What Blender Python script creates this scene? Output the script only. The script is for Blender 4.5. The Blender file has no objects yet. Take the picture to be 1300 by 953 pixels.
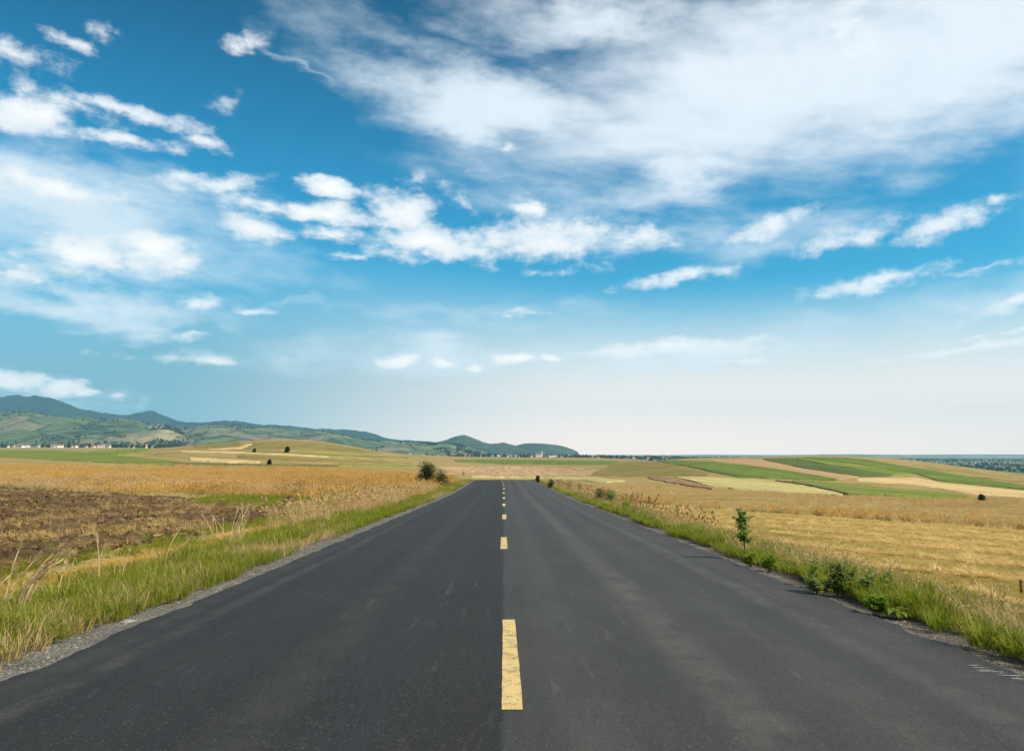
import bpy, bmesh, math, random
import numpy as np
from mathutils import Vector, Matrix
random.seed(7); RNG = np.random.default_rng(11)
SC = bpy.context.scene
COL = SC.collection

# ------------------------------------------------------------------ camera
EYE = np.array([0.0, 0.0, 1.5])
FPX, CX, CY, HOR = 1000.0, 650.0, 431.5, 577.0          # focal length and optical axis in photo pixels
PITCH = math.atan((HOR - CY) / FPX); YAW = math.atan(10 / FPX)
cam = bpy.data.objects.new('camera', bpy.data.cameras.new('camera')); COL.objects.link(cam)
cam.data.sensor_width = 36; cam.data.sensor_fit = 'HORIZONTAL'
cam.data.lens = FPX / 1300 * 36; cam.data.shift_y = -45 / 1300
cam.data.clip_start = 0.05; cam.data.clip_end = 60000
cam.location = EYE; cam.rotation_euler = (math.pi / 2 + PITCH, 0, -YAW)
SC.camera = cam
FWD = np.array([math.sin(YAW) * math.cos(PITCH), math.cos(YAW) * math.cos(PITCH), math.sin(PITCH)])
RGT = np.array([math.cos(YAW), -math.sin(YAW), 0.0]); UPV = np.cross(RGT, FWD)
def ray(px, py):
    d = FWD + RGT * ((px - CX) / FPX) - UPV * ((py - CY) / FPX)
    return d / d[1]                                       # scaled so that Y advances by 1
def at(px, py, Y):
    return EYE + ray(px, py) * Y

# ------------------------------------------------------------------ light
SUN_AZ, SUN_EL = math.radians(112), math.radians(42)       # azimuth clockwise from the road's direction
SC.view_settings.view_transform = 'Standard'; SC.view_settings.look = 'None'
SC.view_settings.gamma = 1; SC.view_settings.use_curve_mapping = False
SC.view_settings.exposure = 0.6
sun = bpy.data.objects.new('sun', bpy.data.lights.new('sun', 'SUN')); COL.objects.link(sun)
sun.data.energy = 4.5; sun.data.angle = math.radians(0.6); sun.data.color = (1, 0.89, 0.71)
sdir = Vector((math.sin(SUN_AZ) * math.cos(SUN_EL), math.cos(SUN_AZ) * math.cos(SUN_EL), math.sin(SUN_EL)))
sun.rotation_euler = sdir.to_track_quat('Z', 'Y').to_euler(); sun.location = (30, 0, 40)
SC.render.engine = 'CYCLES'
cy = SC.cycles
cy.max_bounces = 5; cy.diffuse_bounces = 2; cy.glossy_bounces = 2; cy.transmission_bounces = 3
cy.transparent_max_bounces = 6; cy.volume_bounces = 1; cy.use_denoising = True
cy.sample_clamp_indirect = 6; cy.use_adaptive_sampling = True; cy.adaptive_threshold = 0.012; cy.adaptive_min_samples = 12
try:
    cy.denoising_prefilter = 'ACCURATE'
except Exception: pass

# node-graph shorthand -------------------------------------------------------
class G:
    def __init__(s, tree): s.t = tree; s.nodes = tree.nodes; s.links = tree.links
    def n(s, typ, ins=None, **kw):
        nd = s.nodes.new(typ)
        for k, v in kw.items(): setattr(nd, k, v)
        for k, v in (ins or {}).items(): s.put(nd.inputs[k], v)
        return nd
    def put(s, sock, v):
        if isinstance(v, bpy.types.NodeSocket): s.links.new(v, sock)
        else:
            if hasattr(sock, 'default_value') and hasattr(sock.default_value, '__len__') and not hasattr(v, '__len__'): v = (v,) * len(sock.default_value)
            if hasattr(v, '__len__') and hasattr(sock.default_value, '__len__') and len(v) == 3 and len(sock.default_value) == 4: v = tuple(v) + (1,)
            sock.default_value = v
    def m(s, op, a, b=0.0, c=0.0, clamp=False):
        nd = s.n('ShaderNodeMath', operation=op, use_clamp=clamp)
        for i, v in enumerate((a, b, c)): s.put(nd.inputs[i], v)
        return nd.outputs[0]
    def v(s, op, a, b=(0, 0, 0)):
        nd = s.n('ShaderNodeVectorMath', operation=op); s.put(nd.inputs[0], a); s.put(nd.inputs[1], b)
        return nd.outputs['Value'] if op in ('LENGTH', 'DOT_PRODUCT') else nd.outputs[0]
    def comb(s, x, y, z=0.0):
        nd = s.n('ShaderNodeCombineXYZ'); s.put(nd.inputs[0], x); s.put(nd.inputs[1], y); s.put(nd.inputs[2], z); return nd.outputs[0]
    def noise(s, vec, scale, detail=4, rough=0.55, out='Fac', dist=0.0, dim='3D'):
        nd = s.n('ShaderNodeTexNoise', noise_dimensions=dim, ins={'Vector': vec, 'Scale': scale, 'Detail': detail, 'Roughness': rough, 'Distortion': dist}); return nd.outputs[out]
    def sstep(s, x, lo, hi, a=0.0, b=1.0):
        nd = s.n('ShaderNodeMapRange', interpolation_type='SMOOTHSTEP')
        for i, v in enumerate((x, lo, hi, a, b)): s.put(nd.inputs[i], v)
        return nd.outputs[0]
    def mix(s, f, a, b, mode='MIX'):
        nd = s.n('ShaderNodeMix', data_type='RGBA', blend_type=mode); s.put(nd.inputs[0], f); s.put(nd.inputs[6], a); s.put(nd.inputs[7], b); return nd.outputs[2]
    def ramp(s, f, stops, interp='LINEAR'):
        nd = s.n('ShaderNodeValToRGB'); s.put(nd.inputs[0], f); cr = nd.color_ramp; cr.interpolation = interp
        while len(cr.elements) < len(stops): cr.elements.new(0.5)
        for e, (p, c) in zip(cr.elements, stops): e.position = p; e.color = tuple(c) + (1,)
        return nd.outputs[0]

# ------------------------------------------------------------------ sky
world = bpy.data.worlds.new('World'); SC.world = world; world.use_nodes = True
world.cycles.sampling_method = 'MANUAL'; world.cycles.sample_map_resolution = 512
def build_sky():
    t = world.node_tree; t.nodes.clear(); g = G(t)
    out = g.n('ShaderNodeOutputWorld'); bg = g.n('ShaderNodeBackground', {'Strength': 0.10})
    g.links.new(bg.outputs[0], out.inputs[0])
    sky = g.n('ShaderNodeTexSky', sky_type='NISHITA', sun_disc=False, sun_elevation=SUN_EL, sun_rotation=SUN_AZ,
              altitude=700, air_density=1.0, dust_density=0.35, ozone_density=2.6)
    N2 = lambda *a, **k: g.noise(*a, dim='2D', **k)
    dirv = g.n('ShaderNodeTexCoord').outputs['Generated']
    sep = g.n('ShaderNodeSeparateXYZ', {0: dirv}); x, y, z = sep.outputs
    az = g.m('MULTIPLY', g.m('ARCTAN2', x, y), 57.29578)
    el = g.m('MULTIPLY', g.m('ARCSINE', z), 57.29578)
    base = g.n('ShaderNodeHueSaturation', {'Saturation': 1.42, 'Hue': 0.482, 'Value': 1.0, 'Color': sky.outputs[0]}).outputs[0]
    base = g.mix(1.0, base, (0.34, 0.93, 0.92), 'MULTIPLY')
    base = g.mix(g.sstep(el, 17, 36), base, g.mix(1.0, base, (0.04, 0.46, 0.52), 'MULTIPLY'))
    # planar layer coordinates give the clouds their perspective
    zc = g.m('ADD', g.m('MAXIMUM', z, 0.0), 0.10)
    pl = g.comb(g.m('DIVIDE', x, zc), g.m('DIVIDE', y, zc), 0.0)
    ae = g.comb(az, el, 0.0)
    w1 = g.v('SUBTRACT', N2(pl, 2.2, 3, 0.6, 'Color'), (0.5, 0.5, 0.5))
    w2 = g.v('SUBTRACT', N2(g.comb(az, g.m('MULTIPLY', el, 2.2), 0.0), 0.16, 4, 0.62, 'Color'), (0.5, 0.5, 0.5))
    warp = g.v('ADD', ae, g.v('ADD', g.v('MULTIPLY', w2, (9.0, 4.2, 0)), g.v('MULTIPLY', w1, (2.5, 1.2, 0))))
    warps = g.v('ADD', ae, g.v('MULTIPLY', w2, (3.0, 1.6, 0)))
    def ae_of(px, py):
        d = FWD + RGT * ((px - CX) / FPX) - UPV * ((py - CY) / FPX); d = d / np.linalg.norm(d)
        return math.degrees(math.atan2(d[0], d[1])), math.degrees(math.asin(d[2]))
    TURN = (-12, -6, 0, 6, 12, 28)
    def turned(vec):
        sx = g.n('ShaderNodeSeparateXYZ', {0: vec}).outputs; r = {}
        for a in TURN:
            c_, s_ = math.cos(math.radians(a)), math.sin(math.radians(a))
            r[a] = (g.m('MULTIPLY_ADD', sx[0], c_, g.m('MULTIPLY', sx[1], -s_)), g.m('MULTIPLY_ADD', sx[0], s_, g.m('MULTIPLY', sx[1], c_))) if a else (sx[0], sx[1])
        return r
    def field(lst, rot):
        acc = -0.7                                            # each blob waits for the one before it: keeps the shader small
        for (px, py, rx, ry, ang, w) in lst:
            a0, e0 = ae_of(px, py); k = min(TURN, key=lambda q: abs(q - ang)); c_, s_ = math.cos(math.radians(k)), math.sin(math.radians(k))
            iu, iv = max(math.cos(math.radians(a0)), .3) ** .5 / (rx * .0573), 1 / (ry * .0573)
            nd = g.n('ShaderNodeVectorMath', operation='MULTIPLY_ADD')
            g.put(nd.inputs[0], g.comb(rot[k][0], rot[k][1], acc)); nd.inputs[1].default_value = (iu, iv, 1e-7)
            nd.inputs[2].default_value = (-(a0 * c_ - e0 * s_) * iu, -(a0 * s_ + e0 * c_) * iv, 0)
            f = g.m('MULTIPLY_ADD', g.v('LENGTH', nd.outputs[0]), -w, w)
            acc = g.m('MAXIMUM', acc, f)
        return acc
    # thin high cloud: (px, py, rx, ry, tilt, weight)
    veil = [(1010, 95, 520, 150, -6, 1.1), (1250, 50, 360, 130, -10, 1.1), (640, 135, 270, 62, 9, 1.0), (850, 225, 200, 58, -10, .85),
            (760, 30, 300, 60, 4, .75), (500, 55, 190, 36, 12, .35), (400, 90, 110, 14, 24, .3),
            (60, 258, 300, 70, 3, .9), (190, 320, 210, 55, 0, .6), (90, 388, 230, 34, 2, .85), (560, 455, 300, 36, 0, .62),
            (840, 452, 170, 20, -1, .9), (980, 300, 190, 34, -8, .42), (860, 300, 260, 40, 0, .38), (640, 395, 260, 22, 0, .3),
            (60, 505, 120, 22, 3, .35), (1200, 395, 230, 26, -6, .3), (330, 385, 180, 14, 2, .35)]
    wisps = [(20, 72, 55, 20, 8, .8), (85, 52, 36, 11, 14, .8), (125, 38, 26, 16, 40, .6), (318, 56, 36, 17, -14, .95), (262, 182, 42, 13, 5, .9),
             (172, 142, 120, 15, 7, 1.1), (172, 180, 70, 11, 1, .95), (90, 128, 90, 18, 12, .7), (280, 130, 24, 18, 30, .5), (550, 232, 30, 11, 30, .5), (590, 260, 30, 14, 30, .4),
             (870, 350, 115, 13, -5, .85), (1115, 356, 110, 14, -5, 1.0), (1245, 343, 60, 5, -8, .7), (1285, 386, 70, 12, -14, .9),
             (1240, 440, 150, 7, -3, .95), (1270, 424, 60, 5, -6, .6), (860, 440, 135, 13, 2, 1.1), (800, 448, 90, 10, 0, .9), (930, 458, 60, 5, 0, .7), (1195, 282, 80, 20, -14, 1.0), (1090, 300, 130, 20, -7, .7),
             (980, 285, 70, 16, -10, .8), (1265, 252, 18, 9, 0, .7), (320, 394, 40, 7, 0, .8), (240, 427, 42, 9, -4, .8), (245, 385, 60, 12, 2, .6), (700, 345, 60, 9, 0, .6),
             (500, 325, 70, 12, 5, .7), (250, 455, 120, 10, 1, .6), (690, 395, 90, 9, 0, .55), (1090, 30, 36, 40, 0, .5)]
    cumul = [(38, 150, 78, 34, 4, 1.15), (108, 322, 62, 38, 0, 1.2), (185, 316, 58, 32, 0, 1.25), (60, 240, 120, 24, 4, .75), (228, 334, 36, 20, 0, 1), (20, 345, 60, 26, 0, .8),
             (315, 288, 62, 26, 10, 1.05), (412, 271, 84, 24, 2, 1.05), (424, 300, 56, 16, 0, .95), (418, 238, 50, 15, 8, 1.2), (505, 268, 62, 44, 20, 1.1), (560, 308, 120, 34, 4, 1.05),
             (700, 305, 140, 40, 2, 1.0), (676, 268, 38, 24, 30, .95), (800, 305, 90, 24, 0, .8), (270, 232, 110, 18, -6, .7), (330, 258, 90, 16, 10, .7), (640, 190, 40, 10, 0, .6),
             (12, 480, 40, 19, 4, 1.45), (72, 490, 30, 14, 4, 1.4), (100, 496, 22, 9, 4, 1.2), (140, 503, 24, 9, 0, .8), (180, 512, 18, 8, 0, .4), (505, 458, 40, 12, 0, 1.35), (560, 461, 34, 11, 0, 1.4), (606, 463, 26, 10, 0, 1.3),
             (655, 455, 34, 16, 0, 1.45), (690, 457, 24, 10, 0, 1.3), (275, 459, 30, 8, 0, .8), (450, 330, 40, 8, 0, .7), (585, 215, 10, 6, 0, .4)]
    # beyond the frame the same kinds of cloud go on all round
    elsewhere = g.m('ADD', g.sstep(g.m('ABSOLUTE', az), 33, 46), g.sstep(el, 33, 42), clamp=True)
    gen = g.sstep(N2(pl, 0.9, 5, 0.6), 0.44, 0.68)
    gen = g.m('MULTIPLY', g.m('MULTIPLY', gen, elsewhere), g.sstep(el, 0, 6))
    st = N2(g.comb(g.m('MULTIPLY_ADD', el, .35, az), g.m('MULTIPLY_ADD', az, .35, g.m('MULTIPLY', el, 3.2)), 3.0), 0.10, 6, 0.58)
    st2 = N2(g.v('MULTIPLY', pl, (1.0, 2.0, 1)), 2.6, 7, 0.65)
    fine = N2(pl, 7.5, 7, 0.62)
    fine2 = N2(g.comb(az, g.m('MULTIPLY', el, 1.5), 7.0), 0.42, 7, 0.6)
    vm = g.m('ADD', field(veil, turned(warp)), g.m('MULTIPLY', g.m('SUBTRACT', g.m('ADD', g.m('MULTIPLY', st, 0.78), g.m('MULTIPLY', st2, 0.22)), 0.5), 1.05))
    veil_f = g.m('MULTIPLY', g.sstep(vm, -0.05, 0.85), 0.94)
    ws = turned(warps)
    wm = g.m('ADD', field(wisps, ws), g.m('MULTIPLY', g.m('SUBTRACT', fine2, 0.5), 1.7))
    wisp_f = g.m('MULTIPLY', g.sstep(wm, 0.05, 0.95), 0.85)
    puff = g.m('ADD', g.m('MULTIPLY', fine, 0.4), g.m('MULTIPLY', fine2, 0.6))
    cm = g.m('ADD', field(cumul, ws), g.m('MULTIPLY', g.m('SUBTRACT', puff, 0.5), 1.9))
    cum_f = g.m('MULTIPLY', g.sstep(cm, 0.10, 0.70), 0.93)
    # hazy low sky: pale and bright towards the sun's side, grey blue on the other
    side = g.sstep(az, -26, 9)
    lowcol = g.mix(side, (1.6, 2.4, 3.05), (6.9, 6.35, 5.9))
    lowcol = g.mix(g.m('MULTIPLY', g.sstep(el, 7.0, 0.5), side), lowcol, (10.8, 8.0, 6.5))
    low = g.m('MULTIPLY', g.sstep(el, g.sstep(az, -25, 15, 16.0, 12.6), g.sstep(az, -25, 15, 3.0, 4.2), 0.0, 1.0), g.sstep(az, -30, 10, 0.86, 0.95))
    clear = g.mix(low, base, lowcol)
    clear = g.mix(gen, clear, (4.8, 5.4, 6.0))
    clear = g.mix(g.sstep(el, -0.2, -1.5), clear, (2.6, 2.7, 2.5))   # below the horizon the far land's dull tone
    vcol = g.mix(g.sstep(az, -30, 12), (5.0, 5.9, 6.5), (5.9, 6.4, 6.9))
    col = g.mix(veil_f, clear, vcol, 'LIGHTEN')
    col = g.mix(wisp_f, col, (6.9, 7.0, 7.1), 'LIGHTEN')
    core = g.sstep(cm, 0.3, 1.25)
    ccol = g.mix(core, (5.0, 5.7, 6.2), (7.8, 7.5, 7.2))
    col = g.mix(cum_f, col, ccol, 'LIGHTEN')
    g.links.new(col, bg.inputs[0])
    bg2 = g.n('ShaderNodeBackground', {'Strength': 0.10, 'Color': clear})
    inside = g.m('MULTIPLY', g.m('MULTIPLY', g.m('LESS_THAN', g.m('ABSOLUTE', az), 58), g.m('LESS_THAN', el, 48)), g.m('GREATER_THAN', el, -1.0))
    mx = g.n('ShaderNodeMixShader', {0: inside})             # the drawn clouds only need working out where they are
    g.links.new(bg2.outputs[0], mx.inputs[1]); g.links.new(bg.outputs[0], mx.inputs[2]); g.links.new(mx.outputs[0], out.inputs[0])
build_sky()

# ------------------------------------------------------------------ helpers
def smooth(a, lo, hi):
    t = np.clip((np.asarray(a, float) - lo) / (hi - lo), 0, 1); return t * t * (3 - 2 * t)
def hash2(i, j, s=0):
    h = (i.astype(np.int64) * 374761393 + j.astype(np.int64) * 668265263 + s * 974634777) & 0xffffffff
    h = ((h ^ (h >> 13)) * 1274126177) & 0xffffffff
    return ((h ^ (h >> 16)) & 0xffff) / 65535.0
def vnoise(x, y, s=0):
    x = np.asarray(x, float); y = np.asarray(y, float); i = np.floor(x); j = np.floor(y); fx = x - i; fy = y - j
    fx = fx * fx * (3 - 2 * fx); fy = fy * fy * (3 - 2 * fy)
    a = hash2(i, j, s); b = hash2(i + 1, j, s); c = hash2(i, j + 1, s); d = hash2(i + 1, j + 1, s)
    return (a + (b - a) * fx) * (1 - fy) + (c + (d - c) * fx) * fy
def fbm(x, y, o=4, s=0):
    r = 0; a = 0.5; t = 0
    for k in range(o): r = r + a * vnoise(x * 2 ** k, y * 2 ** k, s + k); t += a; a *= 0.5
    return r / t
def mesh_obj(name, V, F, mat=None, parent=None, smooth_shade=True, link=True):
    me = bpy.data.meshes.new(name)
    V = np.asarray(V, np.float32).reshape(-1, 3)
    if isinstance(F, np.ndarray):
        nf, k = F.shape
        me.vertices.add(len(V)); me.vertices.foreach_set('co', V.ravel())
        me.loops.add(nf * k); me.loops.foreach_set('vertex_index', F.astype(np.int32).ravel())
        me.polygons.add(nf); me.polygons.foreach_set('loop_start', np.arange(0, nf * k, k, dtype=np.int32))
        me.update(calc_edges=True)
    else:
        me.from_pydata([tuple(map(float, v)) for v in V], [], F); me.update()
    if smooth_shade: me.polygons.foreach_set('use_smooth', np.ones(len(me.polygons), bool))
    for m_ in (mat if isinstance(mat, (list, tuple)) else [mat]):
        if m_: me.materials.append(m_)
    o = bpy.data.objects.new(name, me)
    if link: COL.objects.link(o)
    if parent: o.parent = parent
    return o
def grid_faces(nr, nc):
    i = np.arange(nr - 1)[:, None]; j = np.arange(nc - 1)[None, :]; a = i * nc + j
    return np.stack([a, a + 1, a + nc + 1, a + nc], -1).reshape(-1, 4)
def empty(name, loc=(0, 0, 0)):
    o = bpy.data.objects.new(name, None); COL.objects.link(o); o.location = loc; o.empty_display_size = 0.2; return o
def tag(o, label=None, cat=None, group=None, kind=None):
    if label: o['label'] = label
    if cat: o['category'] = cat
    if group: o['group'] = group
    if kind: o['kind'] = kind
    return o
class MB:                                                # collects small pieces into one mesh
    def __init__(s): s.V = []; s.F = []; s.M = []
    def add(s, verts, faces, mi=0):
        b = len(s.V); s.V += [tuple(v) for v in verts]; s.F += [tuple(i + b for i in f) for f in faces]; s.M += [mi] * len(faces)
    def tube(s, pts, rads, n=5, mi=0, cap=True):
        b = len(s.V); pts = [Vector(p) for p in pts]; k = len(pts)
        for i, p in enumerate(pts):
            d = (pts[min(i + 1, k - 1)] - pts[max(i - 1, 0)]).normalized()
            u = d.orthogonal().normalized(); w = d.cross(u)
            for q in range(n):
                a = 2 * math.pi * q / n; s.V.append(tuple(p + (u * math.cos(a) + w * math.sin(a)) * rads[i]))
        for i in range(k - 1):
            for q in range(n):
                s.F.append((b + i * n + q, b + i * n + (q + 1) % n, b + (i + 1) * n + (q + 1) % n, b + (i + 1) * n + q)); s.M.append(mi)
        if cap: s.F.append(tuple(b + (k - 1) * n + q for q in range(n))); s.M.append(mi)
    def box(s, x0, x1, y0, y1, z0, z1, mi=0):
        s.add([(x0, y0, z0), (x1, y0, z0), (x1, y1, z0), (x0, y1, z0), (x0, y0, z1), (x1, y0, z1), (x1, y1, z1), (x0, y1, z1)],
              [(0, 3, 2, 1), (4, 5, 6, 7), (0, 1, 5, 4), (1, 2, 6, 5), (2, 3, 7, 6), (3, 0, 4, 7)], mi)
    def leaf(s, p, d, length, width, fold=0.25, mi=0, up=(0, 0, 1)):
        p = Vector(p); d = Vector(d).normalized(); w = d.cross(Vector(up))
        w = w.normalized() if w.length > 1e-3 else d.orthogonal().normalized()
        nrm = w.cross(d)
        m_ = p + d * length * .45; e = p + d * length - nrm * length * .15
        s.add([p, m_ + w * width * .5 + nrm * width * fold, m_ - nrm * width * .05, m_ - w * width * .5 + nrm * width * fold, e], [(0, 1, 2), (0, 2, 3), (1, 4, 2), (2, 4, 3)], mi)
    def build(s, name, mat, parent=None, loc=None, smooth_shade=True, link=True):
        o = mesh_obj(name, s.V, s.F, mat, parent, smooth_shade, link)
        if isinstance(mat, (list, tuple)): o.data.polygons.foreach_set('material_index', s.M)
        if loc is not None: o.location = loc
        return o

# ------------------------------------------------------------------ materials
def material(name):
    m_ = bpy.data.materials.new(name); m_.use_nodes = True; t = m_.node_tree; t.nodes.clear()
    g = G(t); out = g.n('ShaderNodeOutputMaterial'); p = g.n('ShaderNodeBsdfPrincipled', {'Roughness': 0.9, 'Specular IOR Level': 0.2})
    g.links.new(p.outputs[0], out.inputs[0]); return m_, g, p, out
def bump(g, p, h, strength, dist=0.02):
    b = g.n('ShaderNodeBump', {'Height': h, 'Strength': strength, 'Distance': dist}); g.links.new(b.outputs[0], p.inputs['Normal'])
def obj_co(g): return g.n('ShaderNodeTexCoord').outputs['Object']
def leaf_mat(name, cols, trans=0.35, rough=0.6, scale=9.0):
    """foliage: colour drifts from plant to plant and leaf to leaf, some light comes through"""
    m_, g, p, out = material(name)
    oi = g.n('ShaderNodeObjectInfo'); geo = g.n('ShaderNodeNewGeometry')
    r = g.m('FRACT', g.m('ADD', oi.outputs['Random'], g.m('MULTIPLY', geo.outputs['Random Per Island'], 0.45)))
    n = len(cols)
    c = g.ramp(r, [((i + .5) / n, cols[i]) for i in range(n)])
    nz = g.noise(g.n('ShaderNodeNewGeometry').outputs['Position'], scale, 2)
    c = g.mix(0.35, c, g.ramp(nz, [(0.3, (.62, .62, .62)), (0.7, (1.3, 1.3, 1.3))]), 'MULTIPLY')
    g.put(p.inputs['Base Color'], c); p.inputs['Roughness'].default_value = rough; p.inputs['Specular IOR Level'].default_value = 0.3
    tr = g.n('ShaderNodeBsdfTranslucent', {'Color': c}); mx = g.n('ShaderNodeMixShader', {0: trans})
    g.links.new(p.outputs[0], mx.inputs[1]); g.links.new(tr.outputs[0], mx.inputs[2]); g.links.new(mx.outputs[0], out.inputs[0])
    return m_
def ground_mat(name, cols, s1=0.02, s2=0.35, s3=4.0, stretch=(1, 1, 1), rot=0.0, bumpd=0.15, streak=None):
    """open land: three colours blended by broad, middle and fine patches"""
    m_, g, p, out = material(name)
    co = g.n('ShaderNodeMapping', {'Vector': obj_co(g), 'Rotation': (0, 0, rot), 'Scale': stretch}).outputs[0]
    a = g.noise(co, s1, 5, 0.6); b = g.noise(co, s2, 5, 0.65); f = g.noise(co, s3, 4, 0.7)
    t = g.m('ADD', g.m('MULTIPLY', a, 0.5), g.m('MULTIPLY', b, 0.5))
    n = len(cols)
    c = g.ramp(t, [(0.34 + 0.32 * i / (n - 1), cols[i]) for i in range(n)])
    c = g.mix(0.75, c, g.ramp(f, [(0.3, (.55, .55, .55)), (0.7, (1.45, 1.45, 1.45))]), 'MULTIPLY')
    if streak:
        w = g.noise(g.n('ShaderNodeMapping', {'Vector': obj_co(g), 'Rotation': (0, 0, streak[0]), 'Scale': (1, .02, 1)}).outputs[0], streak[1], 3, .6)
        c = g.mix(streak[2], c, g.ramp(w, [(0.35, (.6, .62, .55)), (0.65, (1.3, 1.28, 1.25))]), 'MULTIPLY')
    g.put(p.inputs['Base Color'], c); p.inputs['Specular IOR Level'].default_value = 0.1
    bump(g, p, g.m('ADD', f, b), 0.5, bumpd)
    return m_
def plain(name, col, rough=0.8, var=0.15, scale=6.0, metal=0.0):
    m_, g, p, out = material(name)
    nz = g.noise(obj_co(g), scale, 4)
    c = g.mix(1.0, col, g.ramp(nz, [(0.3, (1 - var,) * 3), (0.7, (1 + var,) * 3)]), 'MULTIPLY')
    g.put(p.inputs['Base Color'], c); p.inputs['Roughness'].default_value = rough; p.inputs['Metallic'].default_value = metal
    return m_

# ------------------------------------------------------------------ the lie of the land
def road_x(Y):                                           # the road bends left beyond the crest
    return -0.5 * (np.maximum(np.asarray(Y, float) - 50, 0) / 64) ** 3.6
def z_road_near(Y):
    Y = np.asarray(Y, float)
    z = -0.0227 * Y + 0.55 * smooth(Y, 45, 114)
    return z - 0.00055 * np.maximum(Y - 112, 0) ** 2
CTRL = {  # photo column -> (distance, row the ground reaches there)
  -420: [(60, 627), (100, 613), (150, 601), (220, 590), (300, 581), (400, 573), (600, 571), (1000, 573), (1500, 572), (2500, 567), (5000, 566), (9000, 566), (20000, 570)],
  0: [(60, 629), (100, 616), (150, 604), (220, 592), (300, 583.5), (400, 575.5), (500, 571.5), (600, 571), (1000, 574), (1500, 573), (2500, 568), (5000, 568), (9000, 568), (20000, 574)],
  200: [(60, 629), (100, 616), (150, 604), (220, 592.5), (300, 583), (400, 575), (500, 569.5), (600, 569), (1000, 574), (1500, 573), (2500, 569), (5000, 569), (9000, 570), (20000, 575)],
  300: [(100, 616), (150, 605), (220, 594), (300, 583), (400, 570.5), (480, 563), (560, 560.5), (700, 564), (1000, 573), (2500, 572), (5000, 571)],
  380: [(60, 629), (100, 615), (150, 605), (220, 594.5), (300, 582), (400, 568.5), (480, 560.5), (560, 558), (700, 562), (1000, 573), (1500, 575), (2500, 574), (5000, 573), (9000, 573), (20000, 576)],
  450: [(100, 614), (150, 605), (220, 597), (300, 588), (400, 578), (500, 570), (600, 567), (700, 567.5), (1000, 574.5), (2500, 577), (5000, 575)],
  520: [(100, 612), (150, 607), (220, 602), (300, 597), (400, 591), (600, 583), (800, 577.5), (1000, 576.5), (1500, 578.5), (2500, 579)],
  640: [(150, 611), (200, 611.5), (300, 607), (450, 601), (700, 590.5), (1000, 582), (1200, 580.3), (1500, 581.5), (2500, 583), (3500, 580), (5000, 577.5), (9000, 577), (20000, 577.3)],
  760: [(60, 634), (100, 620), (150, 612), (220, 609), (300, 604.5), (450, 597), (600, 589.5), (800, 583.5), (1000, 581), (1300, 581.5), (2500, 584), (3500, 581), (5000, 579), (9000, 578), (20000, 577.6)],
  850: [(100, 623), (150, 614), (220, 604.5), (300, 594), (380, 585.5), (450, 583), (600, 585), (1000, 588), (2500, 588)],
  940: [(60, 638), (100, 625), (150, 614), (220, 603), (300, 590), (380, 583), (450, 581), (600, 583), (1000, 590), (2500, 590), (4000, 585), (9000, 580), (20000, 578)],
  1020: [(60, 639), (100, 627), (150, 616), (220, 605), (300, 591.5), (400, 581.5), (480, 578.8), (600, 580.5), (1000, 592)],
  1150: [(60, 641), (100, 630), (150, 619), (220, 608.5), (300, 597), (400, 587), (480, 583.5), (600, 586), (1000, 600), (2500, 595), (4000, 587), (9000, 581), (20000, 578.3)],
  1300: [(60, 644), (100, 633), (150, 624), (220, 616.5), (300, 610), (400, 605), (480, 602), (600, 603), (1000, 612), (1800, 606), (2500, 599.5), (4000, 589), (9000, 581.5), (20000, 578.5)],
  1720: [(60, 650), (100, 640), (150, 632), (220, 626), (300, 621), (400, 617), (480, 614), (600, 614), (1000, 614), (2500, 600), (4000, 589), (9000, 582), (20000, 578.5)],
}
_P = []
for px, l in CTRL.items():
    for Y, py in l:
        q = at(px, py, Y); _P.append((q[0] / Y, math.log(Y) * 0.45, (q[2] - 1.5) / Y * 1000))
_P = np.array(_P)
def _phi(r2): return 0.5 * r2 * np.log(r2 + 1e-12)
def _tps():
    n = len(_P); d2 = ((_P[:, None, :2] - _P[None, :, :2]) ** 2).sum(-1)
    A = np.zeros((n + 3, n + 3)); A[:n, :n] = _phi(d2) + 1e-4 * np.eye(n)
    A[:n, n] = 1; A[:n, n + 1:] = _P[:, :2]; A[n, :n] = 1; A[n + 1:, :n] = _P[:, :2].T
    return np.linalg.solve(A, np.concatenate([_P[:, 2], np.zeros(3)]))
_W = _tps(); UMIN, UMAX = _P[:, 0].min(), _P[:, 0].max()
def z_far_exact(X, Y):
    sh = np.broadcast(X, Y).shape
    X = np.broadcast_to(X, sh).ravel().astype(float); Y = np.maximum(np.broadcast_to(Y, sh).ravel().astype(float), 40)
    u = np.clip(X / Y, UMIN, UMAX); l = np.log(np.minimum(Y, 20000)) * 0.45; r = np.empty(len(X))
    for k in range(0, len(X), 20000):
        s_ = slice(k, k + 20000)
        d2 = (u[s_, None] - _P[None, :, 0]) ** 2 + (l[s_, None] - _P[None, :, 1]) ** 2
        r[s_] = _phi(d2) @ _W[:-3] + _W[-3] + _W[-2] * u[s_] + _W[-1] * l[s_]
    return (1.5 + r * Y / 1000).reshape(sh)
_LU = np.linspace(UMIN, UMAX, 420); _LY = np.geomspace(40, 20000, 520)
_TU, _TY = np.meshgrid(_LU, _LY, indexing='ij'); _LUT = (z_far_exact(_TU * _TY, _TY) - 1.5) / _TY
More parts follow.
